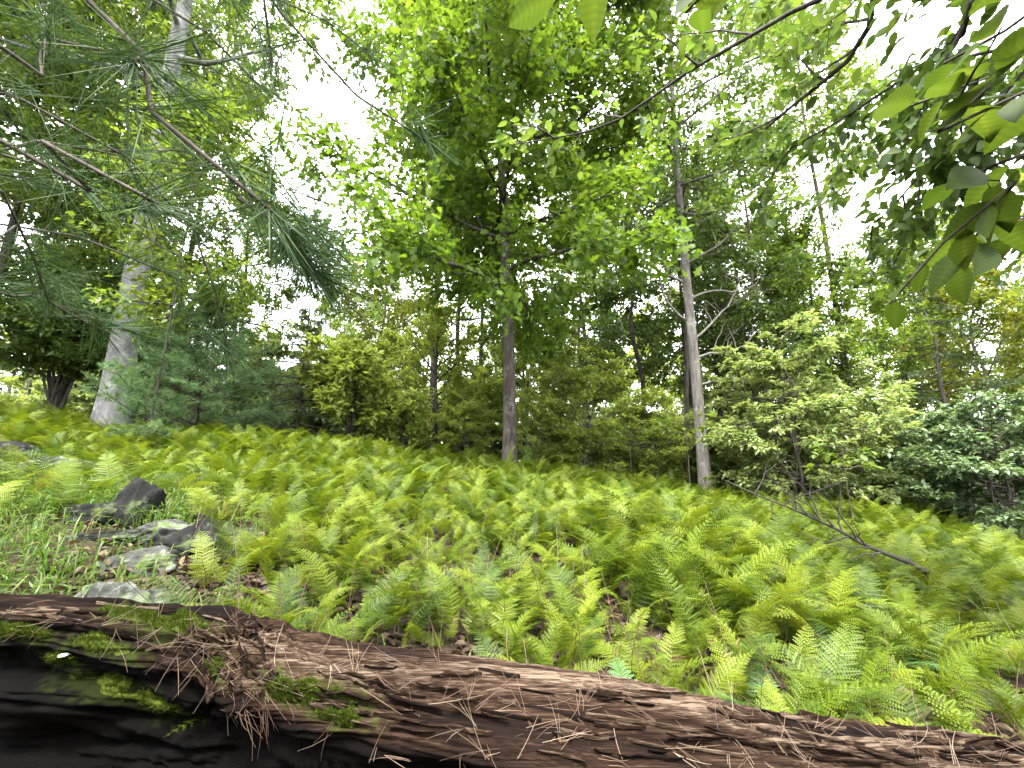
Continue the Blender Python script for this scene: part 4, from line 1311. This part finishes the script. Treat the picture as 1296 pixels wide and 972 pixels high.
plant('layered_shrub', layer2, 'layered shrub close behind the foot of the pale barked tree', 'shrub', on_ground(930, 12.0), 12.0, 3.0, .9)
plant('bluish_shrub', blue, 'low spreading bluish green shrub at the right edge below the woods', 'shrub', on_ground(1262, 8.0), 8.0, 0, .95)
plant('bluish_shrub', blue, 'bluish green shrub half behind the low spreading one at the right edge', 'shrub', on_ground(1190, 9.4), 9.4, 2.0, .9)
hem2 = conifer(61, 9.5, .8, 2.9, M['bark_dark'], M['hemlock'], 52, .12, .19, 42000, .3)
plant('hemlock', hem2, 'dusky green hemlock rising behind the bluish shrubs at the right', 'hemlock', on_ground(1215, 12.2), 12.2, .2, .85)
pine_b = conifer(63, 15, 3.5, 3.0, M['bark_dark'], M['hemlock'], 46, .17, .24, 40000, .15)
plant('hemlock', pine_b, 'tall dark hemlock with twin trunk behind the layered shrub right of the pale tree', 'hemlock', on_ground(920, 15.5), 15.5, 1.2, .85)
plant('hemlock', pine_b, 'second dark hemlock deeper in the woods beside the twin one', 'hemlock', on_ground(960, 18), 18, 3.2, .9)
rg = broadleaf(66, 11.5, 2.8, 3.2, 30, .11, M['bark_dark'], M['maple'], DIA, .16, n2=9, n3=5, step=.12, per=5, maxn=46000, flat=.6)
plant('maple_tree', rg, 'bright green spreading tree above the layered shrub at the right', 'tree', on_ground(1060, 13), 13, .7, .82)
dl = broadleaf(69, 14, 5.5, 3.2, 30, .10, M['bark_dark'], M['dark_leaf'], DIA, .16, n2=9, n3=5, step=.12, per=5, maxn=46000, droop_low=.9, flat=.3)
plant('drooping_tree', dl, 'dark leaved drooping tree between the oak crown and the pale barked tree', 'tree', on_ground(815, 15.5), 15.5, .3, 1.1)
plant('drooping_tree', dl, 'dark drooping crown hanging above the right hand shrubs', 'tree', on_ground(985, 13.0), 13.0, 2.3, .95)

plant('maple_tree', lf, 'young bright green maple whose crown half hides the smooth grey trunk', 'tree', on_ground(-70, 8.0), 8.0, 2.2, .66)
veil = broadleaf(91, 6.2, 2.3, 1.9, 24, .018, M['bark_dark'], M['maple'], DIA, .13, n2=7, n3=4, step=.10, per=4, maxn=20000, r1=.006, flat=.7)
plant('young_maple', veil, 'thin young maple with a light crown standing in front of the smooth grey trunk', 'tree', on_ground(182, 6.9), 6.9, 2.2, 1.0)
high = broadleaf(92, 21, 13, 4.2, 24, .13, M['bark_dark'], M['maple'], DIA, .20, n2=8, n3=5, step=.16, per=5, maxn=30000, crook=.006)
plant('high_tree', high, 'tall slender tree whose high crown closes the top of the white sky gap', 'tree', on_ground(545, 15.0), 15.0, .4, .98)
plant('high_tree', high, 'tall slender tree with a high crown behind the limbs at the upper right', 'tree', on_ground(1090, 13.5), 13.5, 3.1, .95)
plant('high_tree', high, 'tall slender high crowned tree behind the grey trunk at the edge of the sky gap', 'tree', on_ground(195, 14.0), 14.0, 5.0, .96)
plant('maple_tree', rg, 'green tree behind the hanging leaves at the right edge', 'tree', on_ground(1262, 16.5), 16.5, 1.3, 1.1)
plant('maple_tree', lf, 'bright green tree behind the grey trunk at its left', 'tree', on_ground(120, 12.5), 12.5, 4.4, .9)
plant('maple_tree', lf, 'leafy green tree at the far left edge above the rhododendron', 'tree', on_ground(-60, 9.5), 9.5, 5.5, .9)
plant('maple_tree', lf, 'tall green tree behind the oak on its left', 'tree', on_ground(575, 19), 19, 2.0, 1.2)
plant('maple_tree', lf, 'tall green tree behind the oak on its right', 'tree', on_ground(745, 19.5), 19.5, 5.0, 1.2)
plant('drooping_tree', dl, 'dark leaved tree behind the pale barked tree', 'tree', on_ground(880, 18.5), 18.5, 5.1, 1.2)
plant('maple_tree', rg, 'green tree behind the level layered shrub', 'tree', on_ground(1010, 15.5), 15.5, 2.7, 1.0)
plant('maple_tree', rg, 'green tree at the right behind the dusky hemlock', 'tree', on_ground(1170, 15), 15, 4.2, .92)
plant('small_tree', small, 'small bushy tree behind the low laurel shrub', 'tree', on_ground(490, 13.8), 13.8, 2.6, .95)
plant('small_tree', small, 'small bushy tree right behind the oak trunk', 'tree', on_ground(665, 13.5), 13.5, 4.1, 1.0)

# ------------------------------------------------------------------ the woods behind
bgA = broadleaf(71, 17, 6, 3.4, 24, .15, M['bark_bg'], M['maple'], DIA, .27, n2=7, n3=4, step=.18, per=5, maxn=24000)
bgB = broadleaf(72, 15, 4, 3.2, 24, .12, M['bark_bg'], M['dark_leaf'], DIA, .26, n2=7, n3=4, step=.18, per=5, maxn=24000)
bgC = broadleaf(73, 13, 2.6, 3.2, 26, .10, M['bark_dark'], M['lime_leaf'], DIA, .25, n2=7, n3=4, step=.18, per=5, maxn=26000)
bgD = broadleaf(74, 18, 9, 2.8, 18, .14, M['bark_pale'], M['maple'], DIA, .26, n2=7, n3=4, step=.2, per=4, maxn=16000)
bgS = understory(75, 3.2, 2.0, 4, M['under'], M['bark_bg'], .18, 11, DIA, .75, .10, 4, .04, 7, 4, 20000)
bgS2 = understory(76, 3.0, 1.9, 4, M['dark_leaf'], M['bark_dark'], .18, 11, DIA, .6, .10, 4, .04, 7, 4, 20000)
BG = {'A': (bgA, 'woods_tree', 'tall broadleaf tree with a high green crown deep in the woods behind the ferns'),
      'B': (bgB, 'woods_tree', 'dark leaved tree deep in the woods behind the ferns'),
      'C': (bgC, 'woods_tree', 'light yellow green tree deep in the woods behind the ferns'),
      'D': (bgD, 'woods_tree', 'pale bare trunked tree deep in the woods behind the ferns'),
      'H': (pine_b, 'woods_hemlock', 'dark evergreen hemlock deep in the woods behind the ferns'),
      'S': (bgS, 'woods_shrub', 'leafy green shrub under the trees of the woods'),
      'T': (bgS2, 'woods_shrub', 'dark leaved shrub under the trees of the woods')}
wr = np.random.default_rng(404)
def woods(kind, x, y, s):
    parts, nm, lab = BG[kind]
    cat = 'shrub' if kind in 'ST' else 'tree'
    grp = {'A': 'tall trees of the woods', 'B': 'dark trees of the woods', 'C': 'light green trees of the woods', 'D': 'pale trunked trees of the woods',
           'H': 'hemlocks of the woods', 'S': 'green shrubs of the woods', 'T': 'dark shrubs of the woods'}[kind]
    plant(nm, parts, lab, cat, float(x), float(y), float(wr.uniform(0, 6.28)), float(s), grp)
placed = []
def spot(y0, y1, a0, a1, mind, tries=40):
    for _ in range(tries):
        y = wr.uniform(y0, y1); x = y * wr.uniform(a0, a1)
        if all((x - q[0]) ** 2 + (y - q[1]) ** 2 > mind ** 2 for q in placed):
            placed.append((x, y)); return x, y
    return None
# shrub layer
for k in range(46):
    p = spot(13, 24, -1.35, 1.35, 1.6)
    if p: woods('S' if wr.random() < .8 else 'T', *p, wr.uniform(.7, 1.25))
for k in range(30):
    p = spot(18, 29, -1.35, 1.35, 2.4)
    if p:
        gap = -.72 < p[0] / p[1] < -.22
        woods('ACCCABD'[int(wr.integers(0, 7))], *p, wr.uniform(.58, .76) if gap else wr.uniform(.7, 1.0))
for k in range(60):
    p = spot(28, 55, -1.4, 1.4, 2.8)
    if p: woods('ABCADHB'[int(wr.integers(0, 7))], *p, wr.uniform(.8, 1.0) if -.72 < p[0] / p[1] < -.22 else wr.uniform(.75, 1.1))
for k in range(60):
    p = spot(22, 45, -1.4, 1.4, 1.8)
    if p: woods('SST'[int(wr.integers(0, 3))], *p, wr.uniform(1.3, 2.2))
# the woods go on round the clearing: beside and behind the camera; unseen shrubs close behind added to shade the log
for x, y, k, s in [(-7.5, -5.5, 'H', .8), (-3.2, -13, 'B', .9), (2.5, -12.0, 'A', .9), (7.8, -5.2, 'A', .85), (-11.5, 1.0, 'H', .95), (-11, 6, 'B', .95), (11, 1.5, 'B', .9), (14, 6.5, 'A', .95),
                   (9, -9, 'H', .9), (-15, 3.5, 'C', 1), (-18, 8, 'A', 1), (-14.5, 9.5, 'S', 1.5), (-16, 6, 'S', 1.6), (-20, 3, 'S', 2), (-24, 10, 'B', 1.1), (-22, 6, 'C', 1.1), (16, 10, 'C', .9), (14, 3.5, 'S', 1.6), (19, 7, 'S', 2), (22, 11, 'B', 1), (0, -16, 'A', 1), (-9, -11, 'B', 1), (-3.4, -1.9, 'S', 1.0), (3.0, -2.4, 'T', 1.0), (0.2, -2.6, 'T', 1.1), (-1.6, -2.9, 'S', 1.1)]:
    woods(k, x, y, s)

# ------------------------------------------------------------------ the pine whose boughs hang over the left of the picture
pine = thing('white_pine', 'white pine reaching in at the upper left with long blue green needles', 'pine tree', (-3.3, -.9, float(ground(-3.3, -.9))))
pine_o = np.array([-3.3, -.9, float(ground(-3.3, -.9))])
tm, PC = trunk_mesh('trunk', [(0, 0, -.3), (0, 0, 0), (.05, .02, 4), (.0, .05, 9), (0, 0, 16)], .24, .03, M['bark_dark'], 16, .4, .07, 40)
put('trunk', tm, pine)
pr = np.random.default_rng(88)
TUFT = []
for k in range(6):
    mb = MB()
    needle_tuft(mb, np.zeros(3), np.array([0, 0, 1.0]), .155, 60, np.random.default_rng(600 + k), .0008, .75, .0, .5)
    TUFT.append(mb.mesh('needle_tuft', M['needle']))
def tuft(parent, p, d, s):
    o = put('needle_tuft', TUFT[int(pr.integers(0, len(TUFT)))], parent, tuple(p - pine_o))
    q = Vector(d).to_track_quat('Z', 'Y')
    o.rotation_mode = 'QUATERNION'
    o.rotation_quaternion = q
    o.scale = (s,) * 3
n_tufts = 0
def pine_bough(pts, r0, twigs=5, s=1.0, tip=True, tw_len=.25, from_trunk=None):
    """pts: world points; a bough with side shoots, each ending in a tuft"""
    global n_tufts
    P = np.array(pts)
    if from_trunk is not None:
        P = np.vstack([pine_o + at_height(PC, from_trunk), P])
    C = curve(P, 22)
    mb = MB()
    tube(mb, C - pine_o, np.linspace(r0, max(.0022, r0 * .3), 22), 6, .5, True, .12, r0 * 900)
    tufts = []
    if tip:
        tufts.append((C[-1], C[-1] - C[-3]))
        for q in range(3):
            tufts.append((C[-1 - q], unit(C[-1] - C[-3]) + pr.normal(0, .5, 3)))
    for k in range(twigs):
        u = .35 + .6 * (k + pr.uniform(.1, .9)) / twigs
        i = min(int(u * 21), 20)
        T = unit(C[i + 1] - C[i])
        d = unit(T * .7 + pr.normal(0, .55, 3) + np.array([0, 0, -.1]))
        S = limb_path(C[i], d, tw_len * pr.uniform(.5, 1.2), 4, pr, .12, .02)
        tube(mb, S - pine_o, np.linspace(max(.0025, r0 * .35), .0015, 5), 4, .5, False)
        tufts.append((S[-1], S[-1] - S[-2]))
        tufts.append((S[2], .5 * pr.normal(0, 1, 3) + d))
    b = put('bough', mb.mesh('bough', M['twig'], True), pine)
    for p, d in tufts:
        tuft(b, p, d, s * pr.uniform(.8, 1.15)); n_tufts += 1

def pix(*a):
    return [atd(px, py, dist) for px, py, dist in a]
pine_bough(pix((60, -60, .95), (85, 0, .88), (150, 85, .80), (210, 165, .74), (280, 240, .68), (345, 268, .64)), .0085, 4, 1.0, True, .07, 3.4)
pine_bough(pix((-120, 110, 1.15), (0, 150, 1.05), (60, 182, 1.0), (130, 215, .95), (200, 258, .92)), .009, 7, 1.0, True, .16, 2.6)
pine_bough(pix((330, -70, 1.15), (336, 0, 1.1), (345, 85, 1.05)), .006, 3, .9, True, .10, 4.6)
pine_bough(pix((310, -60, 1.5), (345, 0, 1.45), (400, 80, 1.4), (450, 120, 1.4), (500, 160, 1.38), (545, 182, 1.35)), .0085, 4, 1.05, True, .14, 4.4)
pine_bough(pix((-120, 60, 1.5), (0, 105, 1.5), (60, 150, 1.5), (150, 190, 1.5), (250, 300, 1.5), (290, 450, 1.55)), .007, 6, 1.0, True, .22, 2.8)
pine_bough(pix((-100, 220, 1.5), (0, 240, 1.5), (40, 320, 1.6), (60, 380, 1.7), (130, 420, 1.8)), .008, 5, 1.0, True, .25, 2.2)
pine_bough(pix((-160, 330, 1.9), (0, 360, 1.9), (80, 390, 2.0), (170, 420, 2.1)), .008, 6, 1.0, True, .3, 1.9)
pine_bough(pix((-140, -40, 1.7), (0, 20, 1.7), (90, 60, 1.7), (190, 80, 1.75), (250, 130, 1.8)), .010, 7, 1.0, True, .3, 3.2)
pine_bough(pix((40, -100, 1.9), (160, -20, 1.9), (260, 40, 1.9), (330, 110, 1.9)), .010, 8, 1.0, True, .3, 3.8)
pine_bough(pix((-160, 240, 2.2), (-20, 280, 2.2), (100, 300, 2.3), (220, 350, 2.4)), .010, 7, 1.0, True, .34, 2.4)
pine_bough(pix((-160, 150, 2.4), (0, 170, 2.4), (120, 190, 2.5), (240, 190, 2.6)), .012, 8, 1.0, True, .36, 2.9)
pine_bough(pix((240, -90, 2.2), (330, -10, 2.2), (420, 30, 2.2), (470, 70, 2.3)), .009, 8, 1.0, True, .3, 4.8)
pine_bough(pix((300, 250, 1.0), (370, 300, 1.0), (400, 350, 1.0)), .003, 5, .9, True, .10)
pine_bough(pix((290, 240, 1.2), (360, 290, 1.25), (420, 330, 1.3)), .004, 5, .9, True, .14)

# ------------------------------------------------------------------ the beech whose leaves hang in at the right and top
bo = np.array([2.6, -.7, float(ground(2.6, -.7))])
beech = thing('beech_tree', 'beech tree overhanging the right with large translucent green leaves', 'tree', tuple(bo))
tm, BC = trunk_mesh('trunk', [(0, 0, -.3), (0, 0, 0), (-.05, .05, 2), (.05, .0, 5), (0, 0, 11)], .13, .02, M['bark_grey'], 14, .3, .03, 30)
put('trunk', tm, beech)
br_ = np.random.default_rng(99)
def near_leaf_mesh(seed):
    r = np.random.default_rng(seed)
    n = 19
    t = np.linspace(0, 1, n)
    w = .31 * np.sin(np.pi * t ** .80) ** .72 * (1 - .42 * t ** 2)
    w[0] = .012; w[-1] = .004
    ser = 1 + .05 * np.where(np.arange(n) % 2, 1, -1)
    bend = -.16 * t ** 2 * r.uniform(.3, 1.5)
    V, Q = [], []
    for i in range(n):
        for x, zz in ((-1, .10), (-.5, .035), (0, 0), (.5, .035), (1, .10)):
            V.append((x * w[i] * (ser[i] if abs(x) == 1 else 1), t[i] + .13 * abs(x) * (1 - t[i]) * min(1, t[i] * 5), bend[i] + zz * w[i] * 2 + .012 * math.sin(i * 3.1) * abs(x)))
    q = grid_quads(n, 5)
    mb = MB()
    mb.add(np.array(V), quads=q, tint=(np.where(np.arange(5) == 2, .68, .45)[None, :] + .22 * (np.arange(n) % 2)[:, None]).ravel() * r.uniform(.8, 1.1))
    tube(mb, [(0, -.16, .01), (0, -.05, .0), (0, .05, 0)], [.010, .009, .006], 4, .6, False)
    return mb.mesh('beech_leaf', M['near_leaf'], True)
NL = [near_leaf_mesh(700 + k) for k in range(6)]
def beech_branch(pts, r0, twigs, leaf=.10, step=.055, from_trunk=None, tw_len=.2, start=.3):
    P = np.array(pts)
    if from_trunk is not None:
        P = np.vstack([bo + at_height(BC, from_trunk), P])
    C = curve(P, 26)
    mb = MB()
    tube(mb, C - bo, np.linspace(r0, .0016, 26), 6, .5, True)
    lines = [C[int(26 * start):]]
    for k in range(twigs):
        u = start + (1 - start) * (k + .5) / twigs
        i = min(int(u * 25), 24)
        T = unit(C[i + 1] - C[i])
        sd = unit(np.cross(T, [0, 0, 1])) * (1 if k % 2 else -1)
        S = limb_path(C[i], T * .75 + sd * .7 + np.array([0, 0, -.1]), tw_len * br_.uniform(.6, 1.1), 5, br_, .08, -.02)
        tube(mb, S - bo, np.linspace(.0022, .001, 6), 4, .5, False)
        lines.append(S)
    b = put('branch', mb.mesh('branch', M['twig'], True), beech)
    for S in lines:
        L = np.r_[0, np.cumsum(np.linalg.norm(np.diff(S, axis=0), axis=1))]
        m = max(2, int(L[-1] / step))
        for j in range(m):
            s = L[-1] * (j + .6) / m
            i = min(np.searchsorted(L, s), len(S) - 1); i = max(i, 1)
            T = unit(S[i] - S[i - 1])
            p = S[i - 1] + (S[i] - S[i - 1]) * ((s - L[i - 1]) / (L[i] - L[i - 1] + 1e-9))
            sd = unit(np.cross(T, [0, 0, 1.0])) * (1 if j % 2 else -1)
            d = unit(T * (.55 if j < m - 1 else 1.5) + sd * .8 + np.array([0, 0, -.45]) + br_.normal(0, .22, 3))
            up = unit(np.array([0, 0, 1.0]) + br_.normal(0, .35, 3))
            x = unit(np.cross(d, up)); z = np.cross(x, d)
            o = put('leaf', NL[int(br_.integers(0, 6))], b)
            sc_ = leaf * br_.uniform(.7, 1.15)
            o.matrix_local = Matrix(((x[0] * sc_, d[0] * sc_, z[0] * sc_, p[0] + d[0] * sc_ * .16 - bo[0]), (x[1] * sc_, d[1] * sc_, z[1] * sc_, p[1] + d[1] * sc_ * .16 - bo[1]),
                                     (x[2] * sc_, d[2] * sc_, z[2] * sc_, p[2] + d[2] * sc_ * .16 - bo[2]), (0, 0, 0, 1)))
beech_branch(pix((1420, 60, .95), (1320, 80, .90), (1240, 100, .86), (1150, 135, .82)), .006, 6, .072, .030, 2.6, .15, .45)
beech_branch(pix((1400, -60, .9), (1330, 10, .9), (1255, 50, .9), (1195, 80, .9)), .005, 5, .070, .030, 2.9, .15, .45)
beech_branch(pix((1440, 140, 1.0), (1340, 185, .95), (1290, 225, .92), (1230, 285, .90), (1170, 325, .90), (1125, 385, .90)), .006, 6, .068, .030, 2.3, .13, .42)
beech_branch(pix((1400, 240, 1.2), (1320, 265, 1.1), (1270, 290, 1.08), (1215, 330, 1.06)), .005, 5, .068, .030, 2.2, .15, .5)
beech_branch(pix((900, -190, 1.0), (820, -120, .92), (760, -70, .90), (715, -25, .88), (700, 5, .88)), .004, 4, .09, .06, 4.4, .10, .62)
beech_branch(pix((1040, -160, 1.0), (960, -90, .98), (920, -50, .98), (895, 0, .98)), .004, 4, .075, .055, 4.2, .10, .62)

# the tree whose thin limbs cross the sky at the upper right
go_ = np.array([5.4, 1.0, float(ground(5.4, 1.0))])
gum = thing('overhanging_tree', 'tree at the right whose thin limbs and small dark leaves cross the white sky', 'tree', tuple(go_))
tm, GC = trunk_mesh('trunk', [(0, 0, -.3), (0, 0, 0), (.05, .05, 3), (-.1, .1, 7), (0, 0, 12)], .17, .03, M['bark_dark'], 14, .3, .06, 30)
put('trunk', tm, gum)
T = Tree(123); T.draw = 1
def over_limb(pts, r0, n2, n3, zt, start=.35, L2=.20, step=.07):
    P = np.vstack([go_ + at_height(GC, zt), np.array(pts)])
    C = curve(P, 24) - go_
    L = np.linalg.norm(np.diff(C, axis=0), axis=1).sum()
    T.twigs(MB(), C, r0, n2, n3, .13, -.01, False, step, start, 6, .003, L2, .5, L)
over_limb(pix((1150, -60, 3.6), (1020, 5, 3.5), (960, 40, 3.5), (880, 85, 3.6), (800, 140, 3.8), (750, 165, 4.0), (620, 188, 4.3)), .022, 9, 2, 6.0, .55, .10, .12)
over_limb(pix((1170, -60, 4.4), (1115, 10, 4.4), (1070, 80, 4.5), (1020, 120, 4.6), (960, 170, 4.8), (930, 195, 5.0)), .05, 11, 4, 5.6, .45, .22)
over_limb(pix((1300, -60, 4.0), (1240, 20, 4.0), (1200, 60, 4.1), (1150, 95, 4.2), (1050, 160, 4.4), (985, 195, 4.6)), .03, 13, 5, 5.4, .35, .22)
over_limb(pix((1330, 40, 4.2), (1225, 130, 4.3), (1180, 200, 4.4), (1140, 250, 4.5), (1100, 290, 4.7)), .028, 13, 5, 4.4, .35, .24)
over_limb(pix((1400, 140, 4.6), (1300, 160, 4.7), (1220, 220, 4.8), (1150, 300, 5.0), (1120, 360, 5.2)), .025, 12, 5, 3.6, .35, .22)
over_limb(pix((1400, 20, 5.4), (1280, 60, 5.6), (1180, 90, 5.8), (1080, 190, 6.0), (1030, 260, 6.2)), .025, 13, 5, 4.8, .35, .22)
over_limb(pix((1420, 260, 5.0), (1320, 290, 5.2), (1250, 320, 5.4), (1190, 350, 5.6)), .02, 9, 4, 3.0, .35, .22)
over_limb(pix((1200, -140, 5.0), (1080, -60, 5.2), (960, 0, 5.4), (900, 30, 5.6)), .025, 10, 4, 7.0, .4, .2)
for b, P, rr in T.limbs:
    put('limb', b.mesh('limb', M['bark_dark'], True), gum)
put('crown', T.leaves(leaf_oval(.55, .10), .095, 4, .45, .06, .3, None, 30000).mesh('crown', M['dark_leaf']), gum, None, 'stuff')

# ------------------------------------------------------------------ fallen branch and dead sticks in the ferns at the right
fb_p = [at(918, 608, 5.2), at(955, 625, 5.0), at(1000, 643, 4.7), at(1055, 668, 4.3), at(1100, 692, 4.05), at(1150, 712, 3.8), at(1175, 725, 3.7)]
fo = fb_p[-1]
fb = thing('fallen_branch', 'grey dead fallen branch lying slanted across the ferns at the right', 'branch', tuple(fo))
fr = np.random.default_rng(17)
mb = MB()
C = curve(fb_p, 30)
tube(mb, C - fo, np.linspace(.006, .021, 30), 8, .5, True, .15, 3.0)
put('bough', mb.mesh('dead_bough', M['bark_dark'], True), fb)
for px, py, d, i in [(1000, 590, (-.1, .1, 1), 16), (1045, 640, (-.35, .2, .6), 18), (985, 655, (-1, -.2, -.1), 20), (1085, 640, (-.4, .1, .9), 21), (940, 600, (.3, .1, .8), 5), (1100, 660, (-.8, .2, .12), 23), (960, 640, (.1, -.2, -1), 8), (1020, 700, (-.9, -.3, -.2), 24), (0, 0, (.2, .1, 1), 12), (0, 0, (-.6, .3, .7), 14), (0, 0, (.5, -.2, .5), 10), (0, 0, (-.5, -.3, .5), 22), (0, 0, (.3, .3, .9), 19), (0, 0, (-.7, .2, .3), 17)]:
    mb = MB()
    S = limb_path(C[i], d, fr.uniform(.35, .7), 7, fr, .16, .0)
    tube(mb, S - fo, np.linspace(.009, .0025, 8), 5, .5, True)
    for q in (3, 5):
        S2 = limb_path(S[q], np.array(d) + fr.normal(0, .6, 3), fr.uniform(.12, .28), 4, fr, .15)
        tube(mb, S2 - fo, np.linspace(.005, .002, 5), 4, .5, False)
    put('twig', mb.mesh('dead_twig', M['bark_dark'], True), fb)

# saplings with bright leaves at the edge of the clearing
def sapling(seed, px, py, Y, H, label, spread=.42, lsz=.12):
    p = at(px, py, Y)
    z = float(ground(p[0], p[1]))
    T = Tree(seed); r = T.r
    h = max(.5, p[2] - z)
    tm, C = trunk_mesh('stem', [(0, 0, -.1), (0, 0, 0), (r.normal(0, .03), r.normal(0, .03), h * .6), (0, 0, h)], .010, .004, M['twig'], 6, .1, 0, 12)
    t = thing('sapling', label, 'sapling', (p[0], p[1], z))
    put('stem', tm, t)
    for k in range(7):
        a = k * 2.4
        T.limb(at_height(C, h * (.72 + .04 * k)), (math.cos(a), math.sin(a), .12), spread * r.uniform(.6, 1), .004, 4, 2, .06, -.01, True, .09, .3, 4, .002)
    mb = MB()
    for b, P, rr in T.limbs:
        mb.add(np.concatenate(b.v), quads=np.concatenate(b.q))
    put('twigs', mb.mesh('twigs', M['twig'], True), t, None, 'stuff')
    put('foliage', T.leaves(OVAL, lsz, 1, .75, .02, .1).mesh('foliage', M['maple']), t, None, 'stuff')
sapling(31, 1065, 560, 7.0, 1.2, 'bright green sapling standing out before the layered shrub at the right', .55, .13)
sapling(32, 865, 520, 8.6, 1.3, 'leafy bright sapling growing by the foot of the pale barked tree', .75, .13)
sapling(33, 795, 540, 9.4, 1.2, 'bright sapling between the oak and the pale barked tree', .6, .11)

# yellow fallen leaf and white flecks
def one_leaf(px, py, Y, size, mat, label, z=.02):
    p = at(px, py, Y)
    mb = MB()
    v, q, t = leaf_oval(.6, .10)
    mb.add(v * size, quads=q, tint=.6)
    o = put('fallen_leaf', mb.mesh('fallen_leaf', mat), None, (p[0], p[1], float(ground(p[0], p[1])) + z))
    o.rotation_euler = (.5, .2, 1.0)
    tag(o, label, 'leaf')
one_leaf(1042, 868, 1.75, .07, M['yellow_leaf'], 'single yellow fallen leaf in the grass behind the right half of the log', .08)
